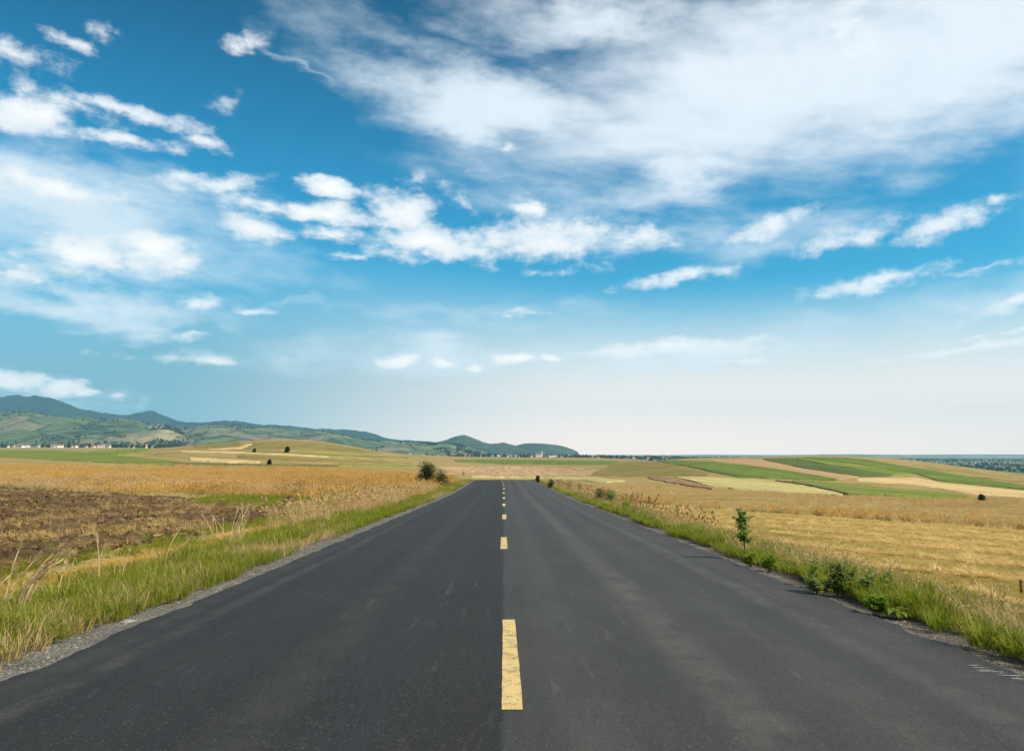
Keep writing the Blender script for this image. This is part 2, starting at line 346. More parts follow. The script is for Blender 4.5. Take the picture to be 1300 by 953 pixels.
def z_far(X, Y):
    Y = np.maximum(np.asarray(Y, float), 40); u = np.clip(np.asarray(X, float) / Y, UMIN, UMAX)
    a = (u - UMIN) / (UMAX - UMIN) * 419; b = np.log(np.minimum(Y, 20000) / 40) / math.log(500) * 519
    i = np.clip(a.astype(int), 0, 418); j = np.clip(b.astype(int), 0, 518); a = a - i; b = b - j
    return 1.5 + Y * ((_LUT[i, j] * (1 - a) + _LUT[i + 1, j] * a) * (1 - b) + (_LUT[i, j + 1] * (1 - a) + _LUT[i + 1, j + 1] * a) * b)
def ground_z(X, Y):
    X = np.asarray(X, float); Y = np.asarray(Y, float); s_ = X - road_x(Y)
    rz = z_road_near(Y)
    near = rz - 0.30 * smooth(-s_, 4.0, 7.5) - 0.10 * smooth(-s_, 8, 30) - 0.95 * smooth(s_, 4.6, 8.5) - 0.25 * smooth(s_, 9, 40)
    near = near + (fbm(X * .35, Y * .35, 3, 5) - .5) * 0.10 * (smooth(-s_, 5, 8) + smooth(s_, 6, 9))
    far = z_far(X, Y)
    z = near + (far - near) * smooth(Y, 48, 105)
    corr = smooth(s_, -8.5, -4.4) * (1 - smooth(s_, 4.9, 10)) * (1 - smooth(Y, 125, 185))
    rb = rz - 0.06 * smooth(-s_, 3.68, 4.3) - 0.06 * smooth(s_, 3.96, 4.8) - 0.25 * smooth(-s_, 4.3, 8) - 0.8 * smooth(s_, 4.9, 9)
    z = z + (rb - z) * corr * (smooth(Y, 20, 60))
    z = z + (fbm(X * .02, Y * .02, 3, 9) - .5) * 0.5 * smooth(Y, 110, 260) * (np.abs(s_) > -1)
    return z
def hit(px, py, y0=4.0, y1=2500.0):
    """where the line of sight through a photo point first meets the land"""
    d = ray(px, py); Ys = np.geomspace(y0, y1, 500)
    gap = EYE[2] + d[2] * Ys - ground_z(EYE[0] + d[0] * Ys, Ys)
    k = np.argmax(gap < 0)
    if gap[k] >= 0: k = int(np.argmin(gap)); return np.array([d[0] * Ys[k], Ys[k]])
    k = max(k, 1); c = Ys[k - 1] + (Ys[k] - Ys[k - 1]) * gap[k - 1] / (gap[k - 1] - gap[k])
    return np.array([d[0] * c, c])

# ground: one sheet out to the horizon, finer near the road
STRAW, OLIVE, GRN = (.40, .28, .12), (.20, .17, .055), (.11, .15, .03)
M_ground = ground_mat('dry_grassland', [(.10, .10, .03), (.21, .17, .058), (.33, .235, .092), (.16, .145, .045), (.28, .21, .08)], s1=0.016, s2=0.13, s3=2.5, stretch=(.6, 1.2, 1), rot=.35, bumpd=.12)
def make_ground():
    rows = np.concatenate([np.linspace(-25, 4, 24), np.geomspace(4.2, 130, 230), np.geomspace(131.5, 1200, 200), np.geomspace(1215, 14200, 70)])
    t = np.linspace(-1, 1, 361); cols = np.sign(t) * (0.22 * np.abs(t) + 1.38 * np.abs(t) ** 2.6)
    Y, U = np.meshgrid(rows, cols, indexing='ij')
    X = U * (np.maximum(Y, -25) + 45) + road_x(np.minimum(Y, 130)) * 0
    Z = ground_z(X, Y)
    s_ = X - road_x(Y)
    Z = Z - 0.22 * (smooth(s_, -4.75, -4.35) * (1 - smooth(s_, 4.62, 5.0))) * (1 - smooth(Y, 225, 245))
    return tag(mesh_obj('ground', np.stack([X, Y, Z], -1), grid_faces(*X.shape), M_ground), 'rolling dry grassland ground reaching to the horizon', kind='structure')
GROUND = make_ground()

# ------------------------------------------------------------------ road
def road_sheet(name, sL, sR, ncol, y0, y1, dz, mat, parent=None, edge=None, rows=None):
    Y = np.concatenate([np.arange(y0, min(y1, 30), 0.1), np.arange(min(y1, 30), y1, 1.0), [y1]]) if rows is None else rows
    S = np.linspace(0, 1, ncol)
    sl = sL(Y) if callable(sL) else np.full(len(Y), sL); sr = sR(Y) if callable(sR) else np.full(len(Y), sR)
    s_ = sl[:, None] + (sr - sl)[:, None] * S[None]
    YY = np.repeat(Y[:, None], ncol, 1); X = s_ + road_x(YY)
    Z = z_road_near(YY) + (dz(s_, YY) if callable(dz) else dz)
    return mesh_obj(name, np.stack([X, YY, Z], -1), grid_faces(*X.shape), mat, parent)
def crown(s_): return -0.012 * ((s_ - 0.14) / 3.8) ** 2
def asphalt_mat():
    m_, g, p, out = material('worn_asphalt')
    co = obj_co(g); sep = g.n('ShaderNodeSeparateXYZ', {0: co}); x, y = sep.outputs[0], sep.outputs[1]
    st = g.noise(g.comb(g.m('MULTIPLY', x, 2.2), g.m('MULTIPLY', y, 0.05), 0), 1.6, 6, .62)       # traffic streaks along the road
    pat = g.noise(co, 0.55, 5, .6); gr = g.noise(co, 120, 3, .75); vor = g.n('ShaderNodeTexVoronoi', {'Vector': co, 'Scale': 95.0}).outputs['Color']
    jx = g.m('ADD', x, g.m('MULTIPLY', g.m('SUBTRACT', g.noise(g.comb(0, y, 0), 0.8, 4), .5), .07))
    lane = g.sstep(jx, -0.03, 0.02)                                  # two passes of the paver meet at the middle
    c = g.mix(lane, (.0200, .0198, .0193), (.0430, .0425, .0412))
    tone = g.m('ADD', g.m('MULTIPLY', st, .75), g.m('MULTIPLY', pat, .45))
    c = g.mix(1.0, c, g.ramp(tone, [(0.40, (.76, .76, .78)), (0.80, (1.28, 1.27, 1.24))]), 'MULTIPLY')
    def band(x0, w, amt, seed):
        wob = g.m('ADD', x, g.m('MULTIPLY', g.m('SUBTRACT', g.noise(g.comb(seed, y, 0), 0.22, 5), .5), .35))
        d = g.m('ABSOLUTE', g.m('SUBTRACT', wob, x0)); f = g.sstep(d, w, w * .15)
        return g.m('MULTIPLY', g.m('MULTIPLY', f, amt), g.sstep(g.noise(co, 2.4, 5, .65), .25, .72))
    for x0, w, amt, sd in ((1.58, .34, .60, 1.0), (3.12, .22, .58, 2.0), (3.55, .35, .25, 8.0), (-3.15, .16, .35, 3.0), (-1.55, .35, .16, 4.0), (-3.5, .25, .25, 5.0), (.55, .3, .2, 6.), (2.4, .4, .2, 7.)):
        c = g.mix(band(x0, w, amt, sd), c, (.105, .101, .092))       # pale dust left between the wheel tracks
    for x0, w, amt, sd in ((-0.9, .5, .4, 11.), (-2.4, .5, .35, 12.), (.95, .35, .3, 13.)):
        c = g.mix(band(x0, w, amt, sd), c, (.026, .028, .031))
    c = g.mix(g.m('MULTIPLY', g.sstep(g.noise(co, .9, 5, .7, dist=.6), .60, .70), .45), c, (.020, .020, .021))      # old oil stains
    c = g.mix(g.sstep(g.noise(g.v('MULTIPLY', co, (3, .25, 1)), 3.0, 5, .7), .60, .72, 0, .35), c, (.125, .12, .11))
    c = g.mix(.6, c, g.ramp(g.noise(co, 38, 3, .75), [(.3, (.6, .6, .6)), (.7, (1.4, 1.4, 1.38))]), 'MULTIPLY')
    c = g.mix(.75, c, g.ramp(gr, [(0.25, (.45, .45, .46)), (0.55, (1.0, 1.0, 1.0)), (0.75, (1.75, 1.72, 1.66))]), 'MULTIPLY')
    c = g.mix(g.sstep(g.n('ShaderNodeSeparateXYZ', {0: vor}).outputs[0], .955, .98, 0, .35), c, (.17, .165, .155))
    g.put(p.inputs['Base Color'], c); p.inputs['Specular IOR Level'].default_value = .22
    g.put(p.inputs['Roughness'], g.ramp(st, [(.3, (.62,) * 3), (.7, (.82,) * 3)]))
    bump(g, p, g.m('ADD', gr, g.m('MULTIPLY', pat, .3)), .55, .006)
    return m_
Yr = np.arange(-12, 240, 0.5)
eL = lambda Y: -3.68 + (fbm(Y * 2.3, Y * 0, 5, 21) - .5) * .15
eR = lambda Y: 3.96 + (fbm(Y * 2.3, Y * 0 + 9, 5, 22) - .5) * .18
ROAD = tag(road_sheet('road', eL, eR, 25, -12, 240, lambda s_, Y: crown(s_), asphalt_mat()), 'two lane asphalt road running straight to the crest', kind='structure')
def gravel_mat(name, cols, sc=55.):
    m_, g, p, out = material(name); co = obj_co(g)
    v_ = g.n('ShaderNodeTexVoronoi', {'Vector': co, 'Scale': sc}); n = g.noise(co, 3.0, 5, .65); f = g.noise(co, 160, 3, .7)
    cc = g.n('ShaderNodeSeparateXYZ', {0: v_.outputs['Color']}).outputs[0]
    c = g.ramp(cc, [(i / (len(cols) - 1), cols[i]) for i in range(len(cols))])
    c = g.mix(.8, c, g.ramp(n, [(.3, (.6, .58, .55)), (.7, (1.3, 1.3, 1.3))]), 'MULTIPLY')
    c = g.mix(.6, c, g.ramp(f, [(.3, (.6,) * 3), (.7, (1.4,) * 3)]), 'MULTIPLY')
    g.put(p.inputs['Base Color'], c); bump(g, p, g.m('SUBTRACT', 1.0, v_.outputs['Distance']), .9, .02); return m_
M_gravL = gravel_mat('grey_gravel', [(.09, .085, .075), (.16, .15, .13), (.22, .205, .18), (.12, .112, .10)])
M_gravR = gravel_mat('brown_gravel', [(.075, .064, .052), (.13, .112, .094), (.19, .165, .14), (.09, .076, .062)])
gLo = lambda Y: -4.14 + (fbm(Y * .9, Y * 0 + 3, 4, 23) - .5) * .42
gRo = lambda Y: 4.42 + (fbm(Y * .9, Y * 0 + 5, 4, 24) - .5) * .45
def shoulder_z(side):
    def f(s_, Y):
        inner = smooth(np.abs(s_), 3.6, 3.9 if side < 0 else 4.15)
        return crown(s_) - 0.003 - 0.05 * inner * np.clip((np.abs(s_) - 3.7) / .8, 0, 1) + (fbm(s_ * 9, Y * 9, 3, 31) - .5) * 0.03 * inner
    return f
tag(road_sheet('gravel_shoulder', lambda Y: gLo(Y) - .25, lambda Y: eL(Y) + .12, 11, -12, 238, lambda s_, Y: shoulder_z(-1)(s_, Y) - .004, M_gravL), 'pale grey gravel strip between asphalt and green verge', kind='structure')
tag(road_sheet('gravel_shoulder', lambda Y: eR(Y) - .12, lambda Y: gRo(Y) + .3, 11, -12, 238, lambda s_, Y: shoulder_z(1)(s_, Y) - .004, M_gravR), 'brownish gravel strip between asphalt and weedy verge', kind='structure')

def paint_mat(name, col, wear=.35):
    m_, g, p, out = material(name); co = obj_co(g)
    n = g.noise(co, 85, 4, .75); n2 = g.noise(co, 7, 4, .6)
    c = g.mix(.6, col, g.ramp(n, [(.3, (.6, .57, .5)), (.65, (1.15, 1.15, 1.15))]), 'MULTIPLY')
    c = g.mix(g.sstep(g.m('ADD', g.m('MULTIPLY', n, .6), g.m('MULTIPLY', n2, .4)), .50, .42, 0, wear * 2.2), c, (.06, .058, .05))
    g.put(p.inputs['Base Color'], c); p.inputs['Roughness'].default_value = .7; bump(g, p, n, .5, .004); return m_
M_yel = paint_mat('yellow_road_paint', (.60, .45, .19)); M_pale = paint_mat('faded_cream_road_paint', (.64, .50, .27)); M_white = paint_mat('white_road_paint', (.42, .42, .40), .45)
Y0 = 16.2
for k in range(-2, 11):
    a = Y0 + 10.38 * k - (0.3 if k == -1 else 0); b = a + 2.95
    if k == -1: a, b = 5.35, 8.5
    off = {-1: 0.055, 0: -.0, 1: .008}.get(k, random.uniform(-.02, .01))
    xs = lambda Y, o=off: o + np.zeros(len(Y))
    rows = np.linspace(a, b, 70 if k < 2 else 14); ja = np.cumsum(np.random.default_rng(k + 40).normal(0, .0007, len(rows))) * (k < 2); jb = np.cumsum(np.random.default_rng(k + 90).normal(0, .0007, len(rows))) * (k < 2)
    o = road_sheet('lane_marking', lambda Y, j=ja, o=off: o - .0675 + j, lambda Y, j=jb, o=off: o + .0675 + j, 4, a, b, lambda s_, Y: crown(s_) + .004, M_yel if k < 2 else M_pale, ROAD, rows=rows)
# scuffs of white paint at the right-hand edge
for k in range(9):
    px, py = 1222 + 8 * k + random.uniform(-5, 5), 844 + 2.1 * k + random.uniform(-1.2, 1.2)
    d = ray(px, py); Yq = 1.5 / (-d[2] - .0227 + 1e-9)
    L = random.uniform(.10, .26); w = random.uniform(.005, .013); x0, y0 = d[0] * Yq, Yq; an = random.uniform(-.12, .12)
    n = 9; V = []
    for i in range(n):
        tt = i / (n - 1); x = x0 + L * tt; y = y0 + an * L * tt + random.uniform(-.006, .006); ww = w * (math.sin(math.pi * min(max(tt, .06), .94))) * random.uniform(.5, 1.2)
        for sgn in (-1, 1):
            yy = y + sgn * ww; V.append((x, yy, float(z_road_near(yy)) + crown(x) + .005))
    mesh_obj('paint_mark', V, grid_faces(n, 2), M_white, ROAD)

# ------------------------------------------------------------------ fields lying over the slopes
def drape(name, top, bot, mat, h=0.15, n=110, m_=24, label=None, y1=2500):
    def samp(pl):
        pl = np.array(pl, float); d = np.r_[0, np.cumsum(np.hypot(*np.diff(pl, axis=0).T))]
        t = np.linspace(0, d[-1], n); return np.stack([np.interp(t, d, pl[:, 0]), np.interp(t, d, pl[:, 1])], 1)
    A = np.array([hit(*q, y0=100, y1=y1) for q in samp(top)]); B = np.array([hit(*q, y0=100, y1=y1) for q in samp(bot)])
    A = A + np.stack([fbm(np.arange(n) * .12, np.zeros(n), 4, 41) - .5] * 2, 1) * 2.2; B = B + np.stack([fbm(np.arange(n) * .12, np.zeros(n) + 7, 4, 42) - .5] * 2, 1) * 1.8
    t = np.linspace(0, 1, m_)[None, :, None]; Q = A[:, None] * (1 - t) + B[:, None] * t
    e = np.minimum(1, 12 * np.minimum(np.linspace(0, 1, m_), np.linspace(1, 0, m_)))[None, :] * np.minimum(1, 30 * np.minimum(np.linspace(0, 1, n), np.linspace(1, 0, n)))[:, None]
    Z = ground_z(Q[..., 0], Q[..., 1]) - .25 + (h + .25) * np.minimum(1, e * 3 + .0)
    o = mesh_obj(name, np.concatenate([Q, Z[..., None]], -1), grid_faces(n, m_), mat)
    return tag(o, label, kind='structure')
ROWR = -0.55
def fm(name, cols, rot=0.0, st=.42, amt=.7, **k): return ground_mat(name, cols, s1=.03, s2=.25, s3=1.6, streak=(rot, st, amt), bumpd=.1, **k)
FM = {'green': fm('green_crop', [(.065, .105, .02), (.115, .16, .028), (.17, .20, .045)], .3), 'lime': fm('lime_stubble', [(.33, .28, .10), (.40, .34, .14), (.45, .37, .17)], .3),
      'dark': fm('dark_green_crop', [(.05, .085, .022), (.085, .115, .03), (.14, .13, .05)], .3), 'bright': fm('bright_green_crop', [(.11, .17, .022), (.145, .205, .03), (.17, .21, .04)], .3),
      'pink': fm('bare_pinkish_soil', [(.32, .21, .11), (.38, .25, .135), (.42, .29, .15)], 1.4), 'brown': fm('brown_soil', [(.20, .12, .065), (.25, .15, .08), (.27, .18, .09)], .3),
      'straw': fm('pale_straw', [(.46, .33, .15), (.53, .39, .19), (.50, .35, .16)], 1.3), 'olive': fm('olive_pasture', [(.12, .115, .03), (.17, .15, .042), (.24, .18, .06), (.12, .13, .03)], .8, amt=.3),
      'hedge': fm('dark_rough_grass', [(.08, .085, .03), (.12, .11, .035), (.16, .13, .045)], .4, amt=.2), 'grass': fm('fresh_grass', [(.10, .145, .022), (.14, .18, .03), (.20, .20, .05)], .3)}
L = [('crop_field', 'grass', [(-150, 571.3), (0, 571.8), (74, 571.6), (118, 575), (184, 582), (240, 588.5)], [(-150, 580), (0, 580.5), (74, 585), (129, 587.5), (221, 592), (242, 590)], .3, 'green meadow in front of the far left village'),
  ('crop_field', 'bright', [(112, 574), (150, 570.2), (192, 569.8)], [(118, 575), (159, 578.8), (192, 572)], .3, 'small bright green wedge of crop left of the hill'),
  ('stubble_field', 'straw', [(228, 572), (300, 573.5), (360, 576), (418, 579.6)], [(228, 574.2), (300, 575.8), (360, 577.8), (418, 580.4)], .2, 'pale straw strip across the grassy hill'),
  ('stubble_field', 'straw', [(240, 580.5), (290, 583), (330, 586)], [(240, 584.5), (290, 588), (330, 587.5)], .2, 'tan stubble patch below the pale straw strip'),
  ('rough_pasture', 'hedge', [(215, 587.5), (290, 589.2), (350, 590.3), (432, 591)], [(215, 591), (290, 592.6), (350, 593), (432, 592.6)], .35, 'dark strip of rough grass at the foot of the grassy hill'),
  ('crop_field', 'olive', [(246, 564.5), (280, 562), (304, 560.6)], [(246, 569), (280, 568.5), (306, 566)], .2, 'olive green patch on the left shoulder of the hill'),
  ('rough_pasture', 'olive', [(318, 561.5), (360, 560.6), (410, 563.2), (448, 568.6), (480, 573)], [(300, 569.5), (360, 570.5), (410, 572), (455, 574.5), (492, 577)], .2, 'olive pasture over the top of the grassy hill'),
  ('stubble_field', 'straw', [(262, 570.4), (300, 568.2), (318, 562.4)], [(264, 571), (306, 570.2), (322, 564.2)], .22, 'pale dry track curving up the shoulder of the hill'),
  ('rough_pasture', 'grass', [(330, 573.4), (380, 575), (440, 577.6), (520, 580)], [(330, 574.4), (380, 576.2), (440, 579.4), (520, 581.6)], .2, 'thin green strip under the olive pasture of the hill'),
  ('rough_pasture', 'olive', [(300, 577.8), (360, 580), (420, 583), (520, 586.5)], [(300, 582), (360, 584.5), (420, 587), (530, 589.5)], .2, 'olive strip across the middle of the hill slope'),
  ('rough_pasture', 'grass', [(430, 588.4), (500, 590.3), (556, 590.6)], [(430, 589.8), (500, 592), (556, 592.2)], .2, 'thin green strip at the right foot of the hill'),
  ('crop_field', 'green', [(575, 583.5), (640, 583), (720, 584.3), (790, 585)], [(577, 586.3), (640, 589.4), (720, 590), (778, 590.2)], .3, 'long green crop strip in front of the town'),
  ('ploughed_land', 'pink', [(556, 592.4), (640, 590.9), (700, 592.3), (760, 595.2)], [(560, 601.6), (640, 602.8), (700, 603.8), (748, 604)], .15, 'pinkish bare field beyond the road crest'),
  ('stubble_field', 'lime', [(596, 603.2), (640, 603.8), (745, 605.6), (796, 611)], [(596, 606.6), (640, 606.8), (735, 610), (772, 613)], .2, 'yellow green field just past the road crest'),
  ('rough_pasture', 'olive', [(775, 590), (800, 585), (840, 586), (872, 593), (903, 603)], [(748, 603.5), (790, 606), (822, 605), (850, 604.2), (900, 604.4)], .3, 'olive mound of rough grass right of the bare field'),
  ('crop_field', 'green', [(832, 584.4), (900, 585.8), (940, 589.5), (1000, 598), (1064, 609.6)], [(834, 585.4), (880, 594.5), (905, 600), (936, 606.2), (1062, 610.6)], .35, 'green crop field on the left flank of the right hill'),
  ('ploughed_land', 'pink', [(900, 583.6), (966, 583), (1023, 595.6), (1094, 605.5)], [(904, 585.4), (940, 589), (1000, 597.5), (1066, 609)], .15, 'pinkish strip between two green fields on the right hill'),
  ('crop_field', 'dark', [(968, 582.4), (1006, 581.8), (1050, 590.4), (1131, 604)], [(968, 583.4), (1023, 595.2), (1090, 605.2), (1130, 605.4)], .3, 'dark green strip running up the right hill'),
  ('crop_field', 'bright', [(1012, 580.6), (1070, 588.4), (1160, 601.7)], [(1008, 581.7), (1051, 590.2), (1134, 604)], .3, 'bright green strip running up the right hill'),
  ('crop_field', 'green', [(1070, 580.6), (1108, 584.6), (1150, 592.5), (1217, 602.5), (1310, 619)], [(1014, 580.3), (1085, 589.4), (1162, 601.8), (1190, 611), (1310, 623)], .35, 'broad green field falling down the right hill'),
  ('stubble_field', 'lime', [(852, 605.2), (900, 605.6), (960, 608), (1010, 615), (1075, 628.8)], [(878, 610), (905, 619.6), (950, 623.5), (1010, 627), (1070, 630)], .2, 'yellow green stubble below the green fields'),
  ('ploughed_land', 'brown', [(822, 606), (850, 607.4), (874, 611.4), (907, 621)], [(822, 607.3), (850, 613), (878, 618), (905, 621.8)], .2, 'small reddish brown ploughed wedge'),
  ('rough_pasture', 'grass', [(1002, 611), (1060, 614), (1140, 621.5), (1235, 631.6)], [(1022, 616), (1078, 629.3), (1150, 632), (1230, 632.6)], .3, 'rough green patch beside the yellow stubble'),
  ('ditch', 'hedge', [(984, 610.7), (1030, 616.5), (1078, 628.4)], [(984, 611.6), (1030, 618.3), (1078, 630.4)], .35, 'dark ditch line beside the yellow stubble'),
  ('stubble_field', 'straw', [(1085, 607), (1160, 606), (1200, 613), (1310, 624.5)], [(1085, 611), (1160, 616), (1235, 628), (1310, 632)], .15, 'pale dry grass band under the broad green field')]
for nm, mt, tp, bt, h, lab in L: drape(nm, tp, bt, FM[mt], h, label=lab)

# ------------------------------------------------------------------ far hills
def hills(name, prof, D, front, back, mat, label, rough=6.0, n=260, m_=46, base=None, power=1.25, seed=3):
    prof = np.array(prof, float); px = np.linspace(prof[0, 0], prof[-1, 0], n); py = np.interp(px, prof[:, 0], prof[:, 1])
    k = np.ones(5) / 5; py = np.convolve(np.pad(py, 2, mode='edge'), k, 'valid')
    t = np.linspace(0, 1.6, m_); P = np.zeros((n, m_, 3))
    R_ = np.array([ray(a, b) for a, b in zip(px, py)])
    ztop = 1.5 + R_[:, 2] * D
    for j, tt in enumerate(t):
        d = D - front * (1 - tt) if tt <= 1 else D + back * (tt - 1) / .6
        X = R_[:, 0] * d; Yv = np.full(n, d)
        zf = ground_z(R_[:, 0] * (D - front), np.full(n, D - front)) - 4 if base is None else np.full(n, base)
        hgt = np.maximum(ztop - zf, 4)
        sh = (np.sin(min(tt, 1) * math.pi / 2) ** power) if tt <= 1 else 1 - ((tt - 1) / .6) ** 1.5
        nz = (fbm(X / (D * .05), Yv / (D * .05), 5, seed) - .5) * hgt * .55 * math.sin(min(tt, 1) * math.pi) + (fbm(X / 60, Yv / 60, 3, seed + 3) - .5) * rough
        edge = np.minimum(1, np.minimum(np.arange(n), np.arange(n)[::-1]) / 10)
        P[:, j] = np.stack([X, Yv, zf + (hgt * sh + nz) * (edge if base is None else 1)], 1)
    return tag(mesh_obj(name, P, grid_faces(n, m_)[:, ::-1], mat), label, kind='structure')
def patch_mat(name, cols, cell, hedge, treecol=(.03, .045, .022), tree=(.55, .64), tsc=.012):
    m_, g, p, out = material(name); co = obj_co(g)
    wv = g.v('ADD', co, g.v('MULTIPLY', g.v('SUBTRACT', g.noise(co, 1 / cell * .7, 3, .5, 'Color'), (.5, .5, .5)), (cell * .8, cell * .8, 0)))
    st = g.n('ShaderNodeMapping', {'Vector': wv, 'Rotation': (0, 0, .5), 'Scale': (1 / cell, .38 / cell, 0)}).outputs[0]
    v_ = g.n('ShaderNodeTexVoronoi', {'Vector': st, 'Scale': 1.0}); e = g.n('ShaderNodeTexVoronoi', {'Vector': st, 'Scale': 1.0}, feature='DISTANCE_TO_EDGE')
    f = g.n('ShaderNodeSeparateXYZ', {0: v_.outputs['Color']}).outputs[0]
    c = g.ramp(f, [(i / len(cols), cols[i]) for i in range(len(cols))], 'CONSTANT')
    c = g.mix(.35, c, g.ramp(g.noise(co, 1.6 / cell, 6, .7), [(.35, cols[0]), (.65, cols[-1])]))
    c = g.mix(.8, c, g.ramp(g.noise(co, .02, 4, .7), [(.3, (.62,) * 3), (.7, (1.38,) * 3)]), 'MULTIPLY')
    c = g.mix(g.m('MULTIPLY', g.sstep(e.outputs['Distance'], .05, .015), hedge), c, treecol)
    tr = g.m('ADD', g.m('MULTIPLY', g.noise(g.v('MULTIPLY', co, (1, .6, 1)), tsc * .25, 6, .66), .6), g.m('MULTIPLY', g.noise(co, tsc, 4, .6), .4))
    c = g.mix(g.sstep(tr, tree[0], tree[1]), c, treecol)
    g.put(p.inputs['Base Color'], c); p.inputs['Specular IOR Level'].default_value = .05; return m_
M_forest = patch_mat('dark_pine_forest', [(.016, .030, .018), (.022, .038, .022), (.030, .046, .024)], 700, 0, tree=(.44, .56), treecol=(.012, .022, .014))
M_foot = patch_mat('upland_meadows', [(.085, .12, .055), (.15, .15, .08), (.20, .17, .10), (.10, .145, .06), (.13, .14, .07)], 260, .7, tree=(.52, .60), tsc=.011)
M_haz = patch_mat('far_fields', [(.14, .16, .09), (.22, .21, .13), (.30, .27, .18)], 500, .3, tree=(.52, .64), tsc=.006)
M_cone = patch_mat('wooded_hill', [(.028, .045, .026), (.045, .065, .034), (.07, .09, .045)], 300, .2, tree=(.42, .58), tsc=.008)
hills('mountain', [(-330, 480), (-200, 492), (-80, 500), (0, 508), (18, 507.5), (40, 510.5), (62, 512), (100, 522), (130, 527), (160, 531), (195, 529), (215, 533), (232, 538), (262, 540), (278, 537.6), (320, 542), (345, 541), (380, 545), (440, 545.5), (470, 549), (484, 555), (500, 559), (540, 561), (600, 566), (640, 572)],
      9200, 2600, 2500, M_forest, 'dark forested mountain ridge fading blue behind the foothills', rough=26, power=.8, seed=51)
hills('foothill', [(-330, 520), (-150, 526), (0, 529), (20, 528), (60, 532), (110, 537), (150, 537.5), (175, 540), (215, 545), (250, 543), (265, 541.5), (330, 546), (400, 549), (435, 553), (455, 559), (480, 560), (540, 563), (580, 565), (605, 571), (625, 577)],
      5600, 2300, 1600, M_foot, 'pale green foothills with scattered trees under the mountain ridge', rough=10, seed=61, power=1.0)
hills('foothill', [(90, 566), (130, 557), (165, 546), (200, 540), (225, 546), (260, 556), (300, 564), (330, 569)], 4700, 1300, 900, patch_mat('dry_hill_meadow', [(.20, .19, .09), (.26, .22, .12), (.29, .24, .13)], 300, .25, tree=(.60, .66)), 'rounded tan foothill in front of the green foothills', rough=4, seed=71)
hills('foothill', [(470, 573), (500, 567), (535, 563), (575, 563.5), (600, 569), (622, 575)], 4900, 900, 700, M_foot, 'low green foothill behind the town', rough=5, seed=73)
hills('hill', [(520, 572), (545, 563.5), (565, 559.5), (580, 555), (589, 553.5), (600, 557), (612, 561.5), (622, 564), (634, 563), (640, 562.3), (650, 565), (670, 571), (690, 575)], 6600, 1100, 1000, M_cone, 'dark cone shaped hill rising behind the town', rough=9, seed=81, power=.9)
hills('hill', [(610, 573), (635, 569), (655, 565.5), (664, 563.5), (672, 562.8), (690, 563.2), (705, 564.8), (718, 567.5), (728, 571), (738, 576)], 7200, 1200, 900, M_cone, 'low wooded hill with a steep right end behind the church', rough=9, seed=91, power=.9)
hills('hill', [(700, 578), (760, 577), (840, 577.6), (900, 576.8), (960, 577.4), (1020, 577), (1080, 576.4), (1140, 577.2), (1220, 576.6), (1330, 577), (1500, 576.5), (1700, 577)], 11500, 1500, 1500, M_haz, 'faint blue hills along the far horizon', rough=12, seed=95)

# ------------------------------------------------------------------ scattering
def scatter(name, protos, P, S, RZ, tilt=0.12, label=None, seed=1):
    """one object: copies of the tufts set on the given points"""
    n = len(P); r = np.random.default_rng(seed); me = bpy.data.meshes.new(name)
    me.vertices.add(n); me.vertices.foreach_set('co', np.asarray(P, np.float32).ravel())
    a = me.attributes.new('scl', 'FLOAT', 'POINT'); a.data.foreach_set('value', np.asarray(S, np.float32))
    rot = np.stack([r.normal(0, tilt, n), r.normal(0, tilt, n), RZ], 1).astype(np.float32)
    a = me.attributes.new('rot', 'FLOAT_VECTOR', 'POINT'); a.data.foreach_set('vector', rot.ravel())
    a = me.attributes.new('pid', 'INT', 'POINT'); a.data.foreach_set('value', r.integers(0, len(protos), n).astype(np.int32))
    o = bpy.data.objects.new(name, me); COL.objects.link(o)
    t = bpy.data.node_groups.new(name + '_scatter', 'GeometryNodeTree')
    t.interface.new_socket('Geometry', in_out='INPUT', socket_type='NodeSocketGeometry'); t.interface.new_socket('Geometry', in_out='OUTPUT', socket_type='NodeSocketGeometry')
    gi = t.nodes.new('NodeGroupInput'); go = t.nodes.new('NodeGroupOutput'); ip = t.nodes.new('GeometryNodeInstanceOnPoints'); g2 = t.nodes.new('GeometryNodeGeometryToInstance')
    for p in protos:
        oi = t.nodes.new('GeometryNodeObjectInfo'); oi.inputs['Object'].default_value = p; t.links.new(oi.outputs['Geometry'], g2.inputs[0])
    def attr(nm, ty):
        nd = t.nodes.new('GeometryNodeInputNamedAttribute'); nd.data_type = ty; nd.inputs['Name'].default_value = nm
        return [q for q in nd.outputs if q.enabled and q.name == 'Attribute'][0]
    t.links.new(gi.outputs[0], ip.inputs['Points']); t.links.new(g2.outputs[0], ip.inputs['Instance']); ip.inputs['Pick Instance'].default_value = True
    t.links.new(attr('pid', 'INT'), ip.inputs['Instance Index']); t.links.new(attr('scl', 'FLOAT'), ip.inputs['Scale']); t.links.new(attr('rot', 'FLOAT_VECTOR'), ip.inputs['Rotation'])
    t.links.new(ip.outputs[0], go.inputs[0])
    md = o.modifiers.new('scatter', 'NODES'); md.node_group = t
    return tag(o, label, kind='stuff')
